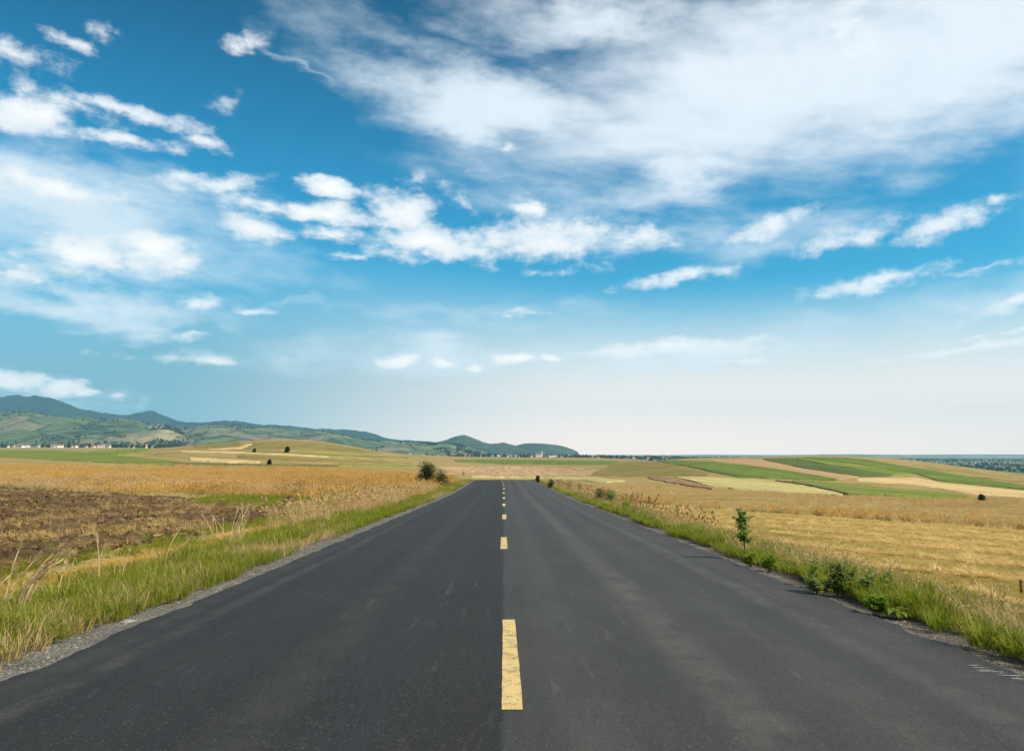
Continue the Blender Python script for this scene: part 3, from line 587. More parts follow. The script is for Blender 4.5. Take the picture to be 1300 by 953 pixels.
def tuft(name, mats, n, h, spread, width, lean=.5, segs=3, seed=0, head=0.0, flat=0.0, hv=.35):
    """a tuft of bent tapering blades; head > 0 adds seed heads (second material)"""
    r = random.Random(seed); mb = MB()
    for i in range(n):
        a = r.uniform(0, 6.283); rad = spread * math.sqrt(r.random()); bx_, by_ = rad * math.cos(a), rad * math.sin(a)
        L_ = h * r.uniform(1 - hv, 1 + hv * .6); az = a + r.uniform(-1.2, 1.2); ln = lean * r.uniform(.25, 1.25); w = width * r.uniform(.7, 1.3)
        el0 = math.pi / 2 * (1 - flat) - ln * .25 * (1 - flat); pts = [Vector((bx_, by_, 0 if flat < .5 else r.uniform(0, .03)))]; e = el0
        for q in range(segs):
            e2 = e - ln * (q + .5) / segs * (1 - flat); pts.append(pts[-1] + Vector((math.cos(az) * math.cos(e2), math.sin(az) * math.cos(e2), math.sin(e2))) * L_ / segs); e = e2
        side = Vector((-math.sin(az + r.uniform(-.7, .7)), math.cos(az), 0)).normalized(); b = len(mb.V)
        for q, p in enumerate(pts):
            ww = w * (1 - (q / segs) ** 1.6) * .5
            if q < segs: mb.V += [tuple(p - side * ww), tuple(p + side * ww)]
            else: mb.V.append(tuple(p))
        for q in range(segs - 1): mb.F.append((b + 2 * q, b + 2 * q + 1, b + 2 * q + 3, b + 2 * q + 2)); mb.M.append(0)
        mb.F.append((b + 2 * segs - 2, b + 2 * segs - 1, b + 2 * segs)); mb.M.append(0)
        if head and r.random() < head:
            d = (pts[-1] - pts[-2]).normalized(); p0 = pts[-1] - d * L_ * .03; hl, hw = L_ * r.uniform(.14, .24), w * r.uniform(1.6, 3.0)
            for s2 in (side, side.cross(d).normalized()):
                mb.add([p0, p0 + d * hl * .45 + s2 * hw, p0 + d * hl, p0 + d * hl * .45 - s2 * hw], [(0, 1, 2, 3)], 1 if len(mats) > 1 else 0)
    return mb.build(name, mats, link=False)
M_gr = leaf_mat('green_grass_blade', [(.17, .215, .013), (.215, .26, .017), (.28, .305, .024), (.35, .325, .034), (.18, .225, .015)], .5)
M_gy = leaf_mat('yellowing_grass_blade', [(.36, .30, .07), (.48, .35, .12), (.30, .29, .055), (.52, .37, .15)], .45)
M_dry = leaf_mat('dry_grass_blade', [(.50, .36, .16), (.56, .42, .21), (.42, .30, .12), (.60, .46, .25), (.46, .31, .14)], .35)
M_pale = leaf_mat('pale_reed_blade', [(.66, .47, .23), (.74, .55, .29), (.58, .39, .16)], .45)
M_seed = leaf_mat('dry_seed_head', [(.46, .33, .17), (.52, .38, .20), (.38, .26, .13)], .3)
M_rust = leaf_mat('rusty_stalk', [(.30, .18, .09), (.38, .25, .13), (.24, .15, .07)], .3)
M_gold = leaf_mat('golden_straw', [(.68, .43, .13), (.74, .50, .18), (.62, .37, .10), (.56, .38, .09)], .42)
T_green = [tuft('tuft_green', [M_gr], 18, .20, .07, .008, .9, 3, i) for i in range(5)]
T_lush = [tuft('tuft_lush', [M_gr], 20, .34, .08, .013, 1.0, 3, 20 + i) for i in range(4)]
T_mixed = [tuft('tuft_mixed', [M_gy], 16, .22, .08, .007, .8, 3, 40 + i) for i in range(5)]
T_dry = [tuft('tuft_dry', [M_dry, M_seed], 22, .48, .14, .008, .55, 3, 60 + i, head=.5) for i in range(6)]
T_dlow = [tuft('tuft_dry_low', [M_dry], 20, .24, .12, .008, .9, 3, 80 + i) for i in range(5)]
T_dlow2 = [tuft('tuft_dry_mid', [M_dry, M_pale], 20, .32, .12, .007, .8, 3, 90 + i, head=.2) for i in range(3)]
T_pale = [tuft('tuft_pale', [M_pale, M_pale], 20, .85, .16, .010, .6, 4, 100 + i, head=.7) for i in range(4)]
M_straw = leaf_mat('raked_straw', [(.78, .55, .24), (.84, .62, .31), (.72, .48, .19)], .4)
M_cut = leaf_mat('cut_stubble', [(.50, .36, .10), (.42, .34, .08), (.58, .40, .14), (.36, .32, .07)], .4)
T_row = [tuft('tuft_row', [M_straw], 30, .32, .22, .010, .7, 2, 240 + i, flat=.86) for i in range(5)]
T_stub = [tuft('tuft_stubble', [M_cut], 26, .10, .16, .009, .7, 2, 120 + i) for i in range(5)]
T_straw = [tuft('tuft_straw', [M_gold], 30, .32, .22, .009, .7, 2, 140 + i, flat=.86) for i in range(5)]
T_far = [tuft('tuft_far', [M_gold, M_gold], 26, .50, .34, .022, .8, 2, 160 + i, head=.5) for i in range(6)]
T_far2 = [tuft('tuft_far_pale', [M_pale, M_pale], 26, .46, .34, .022, .9, 2, 190 + i, head=.4) for i in range(5)]
T_rust = [tuft('tuft_rust', [M_rust, M_rust], 12, .55, .10, .009, .4, 3, 180 + i, head=.9) for i in range(3)]

def pts_region(n, x0, x1, y0, y1, power=1.0, keep=None, seed=0, s_of_road=False, edge=1.0):
    r = np.random.default_rng(seed); u = r.random(n)
    if abs(power - 1) < 1e-6: Y = y0 * (y1 / y0) ** u
    else: q = 1 - power; Y = (y0 ** q + u * (y1 ** q - y0 ** q)) ** (1 / q)
    X = x0 + (x1 - x0) * r.random(n) ** edge
    if s_of_road: X = X + road_x(Y)
    k = np.abs(X) < 0.72 * Y + 4.5
    if keep is not None: k &= keep(X, Y, r)
    X, Y = X[k], Y[k]; return X, Y, r
def put(name, protos, X, Y, r, s0, s1, label, dz=0.0, tilt=.12, seed=1, smod=None):
    S = r.uniform(s0, s1, len(X))
    if smod is not None: S = S * smod
    Z = ground_z(X, Y) + dz
    return scatter(name, protos, np.stack([X, Y, Z], 1), S, r.uniform(0, 6.283, len(X)), tilt, label, seed)
plough_edge = lambda X: 45 + 1.007 * (-9.4 - X)
strip_line = lambda X: 62 - (X - 11) * 25 / 13

# ---- ploughed soil on the left
def soil_mat():
    m_, g, p, out = material('ploughed_soil'); co = obj_co(g)
    n = g.noise(co, .8, 6, .65); f = g.noise(co, 9, 5, .7)
    c = g.ramp(n, [(.32, (.046, .027, .012)), (.5, (.098, .060, .025)), (.66, (.17, .108, .046))])
    c = g.mix(g.sstep(g.noise(g.v('MULTIPLY', co, (1, .5, 1)), 1.7, 6, .7), .57, .70, 0, .6), c, (.28, .19, .09))
    c = g.mix(.7, c, g.ramp(f, [(.3, (.5, .5, .5)), (.7, (1.45, 1.4, 1.35))]), 'MULTIPLY')
    g.put(p.inputs['Base Color'], c); bump(g, p, f, .8, .05); return m_
M_soil = soil_mat()
def make_plough():
    Y = np.geomspace(5.5, 105, 300); a = np.linspace(0, 1, 330)
    YY, A = np.meshgrid(Y, a, indexing='ij'); X = -8.2 - (YY * .72 + 4) * (.25 * A + .75 * A ** 1.3) * 1.02
    e = plough_edge(X) + (fbm(X * .15, YY * .15, 3, 5) - .5) * 10
    ins = smooth(e - YY, 0, 4) * smooth(-8.4 - X + (fbm(X * .5, YY * .5, 3, 6) - .5) * 2.2, -.2, 1.2)
    d = (fbm(X * .9, YY * .9, 3, 15) - .45) * .34 + np.abs(fbm(X * 3.2, YY * 3.2, 3, 16) - .5) * .30 + (fbm(X * 9, YY * 9, 2, 17) - .5) * .10
    Z = ground_z(X, YY) - .12 + ins * (.10 + d)
    return tag(mesh_obj('ploughed_land', np.stack([X, YY, Z], -1), grid_faces(*X.shape)[:, ::-1], M_soil), 'rough dark brown ploughed soil beside the left verge', kind='structure')
PLOUGH = make_plough()
def clod(seed):
    r = random.Random(seed); bm = bmesh.new(); bmesh.ops.create_icosphere(bm, subdivisions=1, radius=1)
    for v in bm.verts: v.co *= r.uniform(.6, 1.15); v.co.z *= .6
    me = bpy.data.meshes.new('clod'); bm.to_mesh(me); bm.free(); me.materials.append(M_soil); return bpy.data.objects.new('clod', me)
inpl = lambda X, Y, r: (Y < plough_edge(X) - 1) & (X < -8.8 - r.random(len(X)) * .8)
X, Y, r = pts_region(26000, -70, -8.6, 6, 100, 1.2, inpl, 5, edge=1.0)
put('soil_clods', [clod(i) for i in range(6)], X, Y, r, .035, .16, 'loose brown clods of earth over the ploughed land', .05, .5, 3, smod=.7 + .5 * np.minimum(Y / 40, 1.3))
X, Y, r = pts_region(26000, -70, -9, 6, 100, 1.1, lambda X, Y, r: inpl(X, Y, r) & (fbm(X * .35, Y * .35, 3, 8) + r.normal(0, .05, len(X)) > .565), 6)
put('straw_litter', T_straw + T_dlow, X, Y, r, .6, 1.3, 'dry straw and dead grass lying over the ploughed soil', .06, .25, 4)
X, Y, r = pts_region(3500, -40, -9, 6, 90, 1.1, lambda X, Y, r: inpl(X, Y, r) & (fbm(X * .3, Y * .3, 3, 18) > .58), 66)
put('weeds', T_green, X, Y, r, .5, 1.0, 'green weeds sprouting between the clods', .06, .25, 44)

# ---- left verge
pn = lambda X, Y, s, k=.45: fbm(X * k, Y * k, 3, s)
X, Y, r = pts_region(21000, -7.1, -3.95, 3.2, 118, 1.0, lambda X, Y, r: (pn(X, Y * .4, 61) + r.normal(0, .07, len(X)) > .44) & (X - road_x(Y) < gLo(Y) + .10), 7, True)
put('grass_verge', T_green, X, Y, r, .55, 1.25, 'short green grass along the left edge of the road', -.02, .12, 5)
X, Y, r = pts_region(5000, -7.2, -4.0, 3.2, 118, 1.0, lambda X, Y, r: (pn(X, Y * .4, 61) + r.normal(0, .08, len(X)) < .55) & (X - road_x(Y) < gLo(Y) + .03), 8, True)
put('grass_verge', T_mixed + T_dlow, X, Y, r, .6, 1.2, 'yellowed and dry grass mixed through the left verge', -.02, .15, 6)
X, Y, r = pts_region(3600, -6.9, -4.5, 4, 70, 1.0, lambda X, Y, r: pn(X, Y, 63, .7) > .54, 9, True)
put('tall_grass', T_lush, X, Y, r, .6, 1.25, 'lush tall green grass clumps in the left verge', -.02, .12, 7)
X, Y, r = pts_region(10000, -9.9, -7.0, 6, 60, 1.0, lambda X, Y, r: pn(X, Y * .5, 64, .6) + r.normal(0, .05, len(X)) > .42, 10, True)
put('grass_strip', T_green, X, Y, r, .45, .85, 'short green grass between the wheel rut and the ploughed soil', 0, .12, 8)
X, Y, r = pts_region(3800, -8.0, -6.5, 6, 70, 1.0, None, 11, True)
put('straw_litter', T_straw, X, Y, r, .4, .9, 'dead straw lying along the dirt rut beside the verge', .0, .2, 9)
X, Y, r = pts_region(420, -7.6, -5.4, 26, 66, .4, lambda X, Y, r: pn(X, Y, 65, .35) > .46, 12, True)
put('pale_reed_grass', T_pale, X, Y, r, .55, 1.15, 'tall pale feathery reed grass at the back of the left verge', 0, .12, 10)
X, Y, r = pts_region(6000, -22, -6.6, 38, 62, .3, lambda X, Y, r: (np.abs(X + 13 + (Y - 48) * .55) < 5.5) & (Y > plough_edge(X) - 6) & (Y < plough_edge(X) + 9), 13)
put('grass_patch', T_green, X, Y, r, .7, 1.4, 'fresh green patch at the corner of the ploughed land', 0, .12, 11)

# ---- tall dry grass on the left
lef = lambda X, Y, r: (Y > plough_edge(X) + 1.5) & (X - road_x(Y) < -6.6)
X, Y, r = pts_region(60000, -170, -6, 46, 235, 1.25, lambda X, Y, r: lef(X, Y, r) & ~((np.abs(X + 13 + (Y - 48) * .55) < 4.5) & (Y < plough_edge(X) + 7)), 14, edge=1.0)
k = pn(X, Y, 69, .07) + r.normal(0, .06, len(X)) > .5; q = .45 + 1.05 * pn(X, Y, 66, .11)
put('dry_meadow', T_far, X[k], Y[k], r, .7, 1.35, 'tall golden dry grass meadow behind the ploughed land', -.03, .14, 12, smod=q[k])
put('dry_meadow', T_far2, X[~k], Y[~k], r, .6, 1.2, 'paler dry grass patches in the meadow behind the ploughed land', -.03, .14, 92, smod=q[~k])
X, Y, r = pts_region(4500, -70, -6, 46, 130, 1.0, lambda X, Y, r: lef(X, Y, r) & (pn(X, Y, 67, .12) > .56), 15)
put('meadow_weeds', T_lush + T_rust, X, Y, r, .8, 1.6, 'green and rusty weeds standing in the dry meadow', 0, .1, 13)

# ---- right side
M_stubble = ground_mat('mown_stubble', [(.20, .17, .035), (.29, .21, .05), (.40, .27, .085), (.24, .19, .04)], s1=.08, s2=.9, s3=9, streak=(-.478, .55, .6), bumpd=.05)
def make_stubble():
    Y = np.geomspace(7, 75, 150); a = np.linspace(0, 1, 120); YY, A = np.meshgrid(Y, a, indexing='ij'); X = 6.9 + A * (YY * .75 + 3)
    ins = smooth(strip_line(X) - YY + (fbm(X * .3, YY * .3, 2, 2) - .5) * 2, 0, 1) * smooth(X, 7.0, 8.2)
    return tag(mesh_obj('stubble_field', np.stack([X, YY, ground_z(X, YY) - .1 + .115 * ins], -1), grid_faces(*X.shape), M_stubble), 'mown golden stubble field right of the road', kind='structure')
make_stubble()
rowc = lambda X, Y: (X * 25 + Y * 13) / 28.2
windrow = lambda X, Y: np.abs(((rowc(X, Y) + (fbm(X * .2, Y * .2, 3, 3) - .5) * 1.6) / 2.9) % 1 - .5) * 2
ins_s = lambda X, Y: (Y < strip_line(X) - .3) & (X > 7.2)
X, Y, r = pts_region(26000, 7, 52, 8, 66, 1.15, lambda X, Y, r: ins_s(X, Y), 16)
put('stubble', T_stub, X, Y, r, .5, .95, 'short cut golden stubble between the straw rows', 0, .15, 14)
X, Y, r = pts_region(40000, 7, 52, 8, 66, 1.15, lambda X, Y, r: ins_s(X, Y) & (windrow(X, Y) + r.normal(0, .07, len(X)) < .24), 17)
put('straw_rows', T_row, X, Y, r, .55, 1.05, 'raked rows of pale straw across the mown field', .03, .3, 15)
X, Y, r = pts_region(26000, 7, 52, 8, 66, 1.1, lambda X, Y, r: ins_s(X, Y) & (windrow(X, Y) > .42) & (pn(X, Y, 71, .25) + r.normal(0, .05, len(X)) > .46), 18)
put('regrowth', T_green, X, Y, r, .25, .6, 'short green regrowth between the straw rows', 0, .12, 16)
X, Y, r = pts_region(9000, 7.5, 60, 20, 80, .6, lambda X, Y, r: (Y > strip_line(X)) & (Y < strip_line(X) + 3.5), 19)
put('tall_grass', T_far, X, Y, r, .55, .95, 'standing strip of tall dry grass along the mown field edge', -.02, .1, 17)
X, Y, r = pts_region(46000, 5.8, 150, 30, 132, 1.25, lambda X, Y, r: (Y > strip_line(X) + 2) & (X - road_x(Y) > 6.2) & (pn(X, Y, 77, .06) + r.normal(0, .08, len(X)) > .36), 20)
put('dry_meadow', T_far2 + T_far[:2], X, Y, r, .22, .5, 'tan dry meadow beyond the standing grass strip', -.03, .14, 18, smod=.6 + .7 * pn(X, Y, 72, .1))
M_stripshade = leaf_mat('strip_shade_grass', [(.20, .13, .045), (.26, .17, .06), (.15, .11, .035)], .2)  # shade on the standing strip's face, put into the colour of extra tufts
T_stripshade = [tuft('tuft_strip_shade', [M_stripshade], 24, .34, .22, .014, .5, 2, 210 + i) for i in range(3)]
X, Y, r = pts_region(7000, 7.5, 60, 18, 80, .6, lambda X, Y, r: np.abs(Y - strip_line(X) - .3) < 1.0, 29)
put('strip_shade', T_stripshade, X, Y, r, .7, 1.15, 'dark brown tufts painting the shade at the foot of the standing strip', -.02, .1, 27)
# verge of the right embankment
X, Y, r = pts_region(14000, 4.2, 6.6, 3.5, 118, 1.0, lambda X, Y, r: (X - road_x(Y) > gRo(Y) - .12) & (pn(X, Y * .6, 73, .6) + r.normal(0, .06, len(X)) > .45), 21, True, edge=1.5)
put('grass_verge', T_green, X, Y, r, .6, 1.3, 'green grass along the right edge of the road', -.02, .14, 19)
X, Y, r = pts_region(3600, 4.45, 6.4, 4, 60, 1.0, lambda X, Y, r: (X - road_x(Y) > gRo(Y) + .1) & (pn(X, Y, 74, .5) > .52), 22, True)
put('tall_grass', T_lush, X, Y, r, .55, 1.2, 'long leafy green grass clumps on the right verge', -.02, .14, 20)
X, Y, r = pts_region(14000, 4.6, 8.2, 4, 120, 1.0, lambda X, Y, r: (X - road_x(Y) > gRo(Y) + .15) & (pn(X, Y * .6, 75, .5) + r.normal(0, .08, len(X)) > .40), 23, True, edge=.8)
put('dry_grass', T_dlow + T_dlow2, X, Y, r, .6, 1.15, 'long dry grass down the right embankment', -.02, .14, 21)
X, Y, r = pts_region(200, 5.0, 7.4, 26, 110, .8, lambda X, Y, r: pn(X, Y, 76, .3) > .50, 24, True)
put('rusty_weeds', T_rust, X, Y, r, .7, 1.35, 'rusty brown dead weed stalks along the right verge', 0, .1, 22)

X, Y, r = pts_region(5200, 4.3, 5.3, 5, 60, 1.0, lambda X, Y, r: X - road_x(Y) > gRo(Y) - .02, 25, True)
put('grass_verge', T_green, X, Y, r, .45, .9, 'low grass filling the verge between the right hand weeds', -.02, .14, 23)
# ---- loose gravel
def stone(seed, mat):
    r = random.Random(seed); bm = bmesh.new(); bmesh.ops.create_icosphere(bm, subdivisions=1, radius=1)
    for v in bm.verts: v.co *= r.uniform(.7, 1.1); v.co.z *= .55; v.co.x *= 1.2
    me = bpy.data.meshes.new('stone'); bm.to_mesh(me); bm.free(); me.materials.append(mat); return bpy.data.objects.new('stone', me)
def stone_mat(name, cols):
    m_, g, p, out = material(name); c = g.ramp(g.n('ShaderNodeObjectInfo').outputs['Random'], [(i / (len(cols) - 1), cols[i]) for i in range(len(cols))])
    c = g.mix(.5, c, g.ramp(g.noise(obj_co(g), 3, 4), [(.3, (.6,) * 3), (.7, (1.35,) * 3)]), 'MULTIPLY'); g.put(p.inputs['Base Color'], c); return m_
M_st1 = stone_mat('grey_stone', [(.10, .095, .085), (.22, .21, .185), (.15, .142, .128), (.34, .32, .285), (.18, .17, .15)])
M_st2 = stone_mat('brown_stone', [(.11, .095, .08), (.22, .195, .17), (.15, .13, .11), (.30, .275, .25), (.17, .14, .12)])
def gravel(name, n, s0, s1, mat, label, seed, sm=(.008, .022), y1=40):
    r = np.random.default_rng(seed); Y = 3.0 * (y1 / 3.0) ** r.random(n); t = r.random(n)
    a = s0(Y); b = s1(Y); s_ = a + (b - a) * t
    X = s_ + road_x(Y); Z = z_road_near(Y) + crown(s_) + shoulder_z(-1 if 'left' in label else 1)(s_, Y) + .002
    S = sm[0] + (sm[1] - sm[0]) * r.random(n) ** 2.2
    return scatter(name, [stone(seed + i, mat) for i in range(4)], np.stack([X, Y, Z], 1), S, r.uniform(0, 6.28, n), .5, label, seed)
gravel('loose_gravel', 9000, lambda Y: gLo(Y) - .12, lambda Y: eL(Y) - .05, M_st1, 'loose pale grey stones on the left shoulder', 200)
gravel('loose_gravel', 9000, lambda Y: eR(Y) + .05, lambda Y: gRo(Y) + .15, M_st2, 'loose brownish stones on the right shoulder', 210)
gravel('road_grit', 2200, lambda Y: eL(Y) + .0, lambda Y: eL(Y) + .5, M_st1, 'scattered grit along the left edge of asphalt', 220, (.004, .011), 20)
gravel('road_grit', 2200, lambda Y: eR(Y) - .45, lambda Y: eR(Y), M_st2, 'scattered grit along the right edge of asphalt', 230, (.004, .011), 20)

# ------------------------------------------------------------------ plants that stand out one by one
def spot(px, py, y1=2500, y0=4.0):
    q = hit(px, py, y0, y1); return Vector((q[0], q[1], float(ground_z(q[0], q[1]))))
M_bark = plain('bark', (.10, .075, .05), .9, .35, 14)
M_bush = leaf_mat('dark_bush_leaf', [(.020, .040, .010), (.035, .060, .014), (.055, .085, .020), (.028, .050, .012)], .3)
M_bush2 = leaf_mat('grey_green_leaf', [(.06, .085, .02), (.09, .115, .03), (.12, .135, .04)], .35)
M_pop = leaf_mat('poplar_leaf', [(.10, .20, .03), (.15, .26, .04), (.20, .31, .06)], .5)
M_mug = leaf_mat('mugwort_leaf', [(.24, .32, .085), (.30, .38, .11), (.34, .41, .14), (.26, .35, .075)], .6)
M_weed = leaf_mat('weed_leaf', [(.20, .32, .03), (.26, .38, .045), (.32, .40, .06)], .55)
M_stem = plain('weed_stem', (.13, .15, .05), .8, .25, 20); M_dstem = plain('dry_stem', (.34, .24, .12), .8, .3, 20)
M_flow = plain('yellow_petal', (.75, .50, .03), .7, .15, 30); M_dock = plain('dock_seed', (.13, .055, .03), .9, .3, 40)
def bush(label, px, py, w_px, h_px, mat, leaves, leaf, seed, cat='bush', name='bush', lobes=7, group=None, squash=1.0):
    b = spot(px, py); r = random.Random(seed); sc_ = b.y / 1000; W, H = w_px * sc_, h_px * sc_
    root = empty(name, b); st = MB(); lf = MB(); L_ = []
    for i in range(lobes):
        a = r.uniform(0, 6.283); k = r.uniform(.2, 1) * W * .34 * (1.05 - .7 * i / max(lobes - 1, 1)); zz = (.16 + .64 * (i / max(lobes - 1, 1))) * H * r.uniform(.85, 1.1)
        c = Vector((k * math.cos(a) * (1.15 - zz / H * .6), k * math.sin(a), zz)); L_.append((c, r.uniform(.22, .36) * W, r.uniform(.16, .26) * H))
        st.tube([(0, 0, -.05), (c.x * .35, c.y * .35, zz * .45), c], [.016 * H + .004, .011 * H, .003 * H + .002], 5)
    for i in range(leaves):
        c, ra, rh = L_[r.randrange(lobes)]
        v = Vector((r.gauss(0, 1), r.gauss(0, 1), r.gauss(0, 1))).normalized(); k = r.random() ** .45 * (1.25 if r.random() < .1 else 1)
        p = c + Vector((v.x * ra * k, v.y * ra * k, v.z * rh * k)); p.z = max(p.z, .03 * H + .04 * H * r.random())
        lf.leaf(p, v + Vector((r.uniform(-.8, .8), r.uniform(-.8, .8), r.uniform(-.5, .7))), leaf * r.uniform(.6, 1.3), leaf * r.uniform(.4, .75), r.uniform(-.1, .3))
    st.build('branches', M_bark, root); lf.build('foliage', mat, root)
    return tag(root, label, cat, group)
bush('dark green roadside bush, the taller of the pair by the left verge', 541, 614.5, 32, 29, M_bush, 4600, .15, 1, lobes=10)
bush('lower grey green bush touching the taller dark roadside bush', 559, 617, 24, 19, M_bush2, 2600, .12, 2, lobes=8)
bush('small dark scrub bush between the bush pair and the road crest', 588, 603.5, 6, 5.5, M_bush, 300, .16, 3, lobes=4)
bush('round dark tree on the grassy hill near its crest', 364.5, 574.6, 7, 7, M_bush, 900, .55, 4, 'tree', 'tree', lobes=7)
bush('small dark shrub on the grassy hill, lesser of the two near its crest', 323, 574, 4.6, 4.2, M_bush, 600, .5, 5, lobes=5)
bush('lone dark bush at the foot of the grassy hill', 342, 590.6, 7, 7, M_bush, 700, .4, 6, lobes=6)
bush('lone round bush standing in the right meadow', 1247, 635.5, 10, 6.5, M_bush2, 900, .2, 7, lobes=6)
bush('small leafy shrub where the right verge meets the crest', 683, 612, 8, 9, M_bush, 700, .13, 8, lobes=5)
bush('low dark shrub in the right verge below the crest', 700, 619, 10, 11, M_bush2, 700, .11, 9, lobes=5)
bush('bright green young shrub standing in the right verge', 736, 625, 9, 14, M_pop, 600, .085, 10, lobes=5)
bush('spreading green shrub in the right verge beside rusty stalks', 762, 637, 22, 17, M_bush2, 1300, .075, 11, lobes=7)
bush('pointed leafy green shrub in the right verge', 776, 641, 20, 20, M_mug, 1300, .075, 12, lobes=7)
bush('low weedy bush at the edge of the right gravel', 796, 648, 20, 13, M_weed, 900, .06, 13, lobes=6)
def dead_weed(label, px, py, h_px, seed):
    b = spot(px, py); r = random.Random(seed); H = h_px * b.y / 1000; root = empty('dry_weed', b); st = MB(); sd = MB()
    for i in range(16):
        a = r.uniform(0, 6.283); top = Vector((math.cos(a) * H * r.uniform(.1, .5), math.sin(a) * H * r.uniform(.1, .5), H * r.uniform(.6, 1)))
        st.tube([(0, 0, -.03), top * .5 + Vector((0, 0, H * .06)), top], [.006, .004, .002], 4)
        for k in range(26):
            t = r.uniform(.45, 1.02); p = top * t + Vector((r.gauss(0, .03), r.gauss(0, .03), r.gauss(0, .02))) * (H + .3)
            sd.leaf(p, (r.gauss(0, 1), r.gauss(0, 1), r.uniform(0, 1)), .035, .018)
    st.build('stems', M_dstem, root); sd.build('seed_heads', M_seed, root); return tag(root, label, 'weed')
dead_weed('tall reddish brown dried weed beside yellow flowers on right verge', 806, 655, 20, 31)
dead_weed('smaller dried weed standing behind the pointed green shrub', 748, 626, 12, 32)
def flower(label, px, py, h_px, n, seed, group=None, spread=.25):
    b = spot(px, py); r = random.Random(seed); H = h_px * b.y / 1000; root = empty('yellow_flower', b); st = MB(); lf = MB(); heads = []
    for i in range(n):
        a = r.uniform(0, 6.283); top = Vector((math.cos(a) * H * spread * r.random(), math.sin(a) * H * spread * r.random(), H * r.uniform(.55, 1)))
        st.tube([(0, 0, -.02), top * .55 + Vector((0, 0, .02)), top], [.005, .0035, .002], 4); heads.append(top)
        for k in range(7): lf.leaf(top * r.uniform(.1, .8), (r.gauss(0, 1), r.gauss(0, 1), .5), .05, .012)
    st.build('stems', M_stem, root); lf.build('leaves', M_mug, root)
    for h in heads:
        mb = MB()
        for k in range(9): a = k * .698; mb.leaf(h, (math.cos(a), math.sin(a), .35), .024, .013)
        mb.build('flower_head', M_flow, root)
    return tag(root, label, 'flower', group)
flower('cluster of yellow flowers at the foot of the dried weed', 815, 660, 12, 9, 41, spread=.7)
flower('tall yellow wildflower beside the dock at the right embankment', 1274, 778, 42, 6, 42, spread=.45)
flower('short yellow wildflower between the mugwort and the broad leaved weed', 1150, 752, 20, 5, 43, spread=.6)
def sapling():
    b = spot(945, 708); r = random.Random(5); H = 54 * b.y / 1000; root = empty('poplar_sapling', b); st = MB(); lf = MB()
    st.tube([(0, 0, -.05), (.015, 0, H * .4), (-.01, .01, H * .75), (.01, 0, H)], [.012, .009, .006, .002], 6)
    for i in range(26):
        z = H * r.choice([r.uniform(.2, .5), r.uniform(.55, .98), r.uniform(.55, .98)]); a = r.uniform(0, 6.283); l = (.05 + .09 * math.sin(3.1 * min(1, max(0, (z / H - .15) / .9)))) * r.uniform(.4, 1.5); e = Vector((math.cos(a) * l, math.sin(a) * l, z + l * .9))
        st.tube([(0, 0, z), e], [.004, .0015], 4)
        for k in range(20):
            t = r.uniform(.15, 1.05); p = Vector((0, 0, z)).lerp(e, t); lf.leaf(p, (r.gauss(0, 1), r.gauss(0, 1), r.uniform(-.6, .5)), r.uniform(.045, .075), r.uniform(.04, .06))
    st.build('stem', M_bark, root); lf.build('foliage', M_pop, root); return tag(root, 'slender young poplar sapling with glossy leaves on the right verge', 'sapling')
sapling()
def mugwort(label, px, py, h_px, n, seed, w=.35, lean=(0, 0), mat=None, group=None):
    b = spot(px, py); r = random.Random(seed); H = h_px * b.y / 1000; root = empty('mugwort', b); st = MB(); lf = MB()
    for i in range(n):
        a = r.uniform(0, 6.283); d = r.random() ** .6 * w * H; base = Vector((math.cos(a), math.sin(a), 0)) * d * .35
        top = Vector((math.cos(a) * d + lean[0] * H, math.sin(a) * d + lean[1] * H, H * r.uniform(.6, 1.0) * (1 - .35 * d / (w * H + 1e-6))))
        m1 = base.lerp(top, .5) + Vector((0, 0, .05 * H)); st.tube([base - Vector((0, 0, .05)), m1, top], [.006, .004, .0015], 5)
        for k in range(70):
            t = r.uniform(.0, 1.0) ** 1.15; p = base.lerp(m1, t * 2) if t < .5 else m1.lerp(top, t * 2 - 1)
            a2 = k * 2.4 + r.uniform(-.4, .4); el = r.uniform(.2, .9); L_ = (.085 * (1.15 - t) + .022) * r.uniform(.7, 1.2)
            dv = Vector((math.cos(a2) * math.cos(el), math.sin(a2) * math.cos(el), math.sin(el)))
            lf.leaf(p, dv, L_, L_ * .36)
            for sgn in (-1, 1): lf.leaf(p + dv * L_ * .4, dv + dv.cross(Vector((0, 0, 1))) * sgn * .9, L_ * .5, L_ * .18)
    st.build('stems', M_stem, root); lf.build('foliage', mat or M_mug, root); return tag(root, label, 'weed', group)
mugwort('tallest bushy mugwort weed at the edge of the right gravel', 1072, 752, 60, 11, 51, .42)
mugwort('single upright mugwort stem beside the tallest mugwort', 1036, 742, 44, 2, 52, .1)
mugwort('leaning mugwort weed on the field side of the tallest one', 1100, 757, 44, 6, 53, .45, (.25, .1))
mugwort('small mugwort sprig standing out over the dry embankment', 1122, 752, 36, 3, 54, .3, (.15, 0))
mugwort('low dark mugwort clump at the foot of the upright stem', 1040, 752, 26, 7, 55, .8)
mugwort('bushy yellow green weed between sapling and mugwort', 975, 722, 22, 6, 56, .7, mat=M_weed)
mugwort('low leafy weed growing at the foot of the sapling', 950, 716, 20, 6, 57, .7, mat=M_weed)
mugwort('yellow green weed clump below the leaning mugwort', 1115, 776, 26, 7, 58, .6, mat=M_weed)
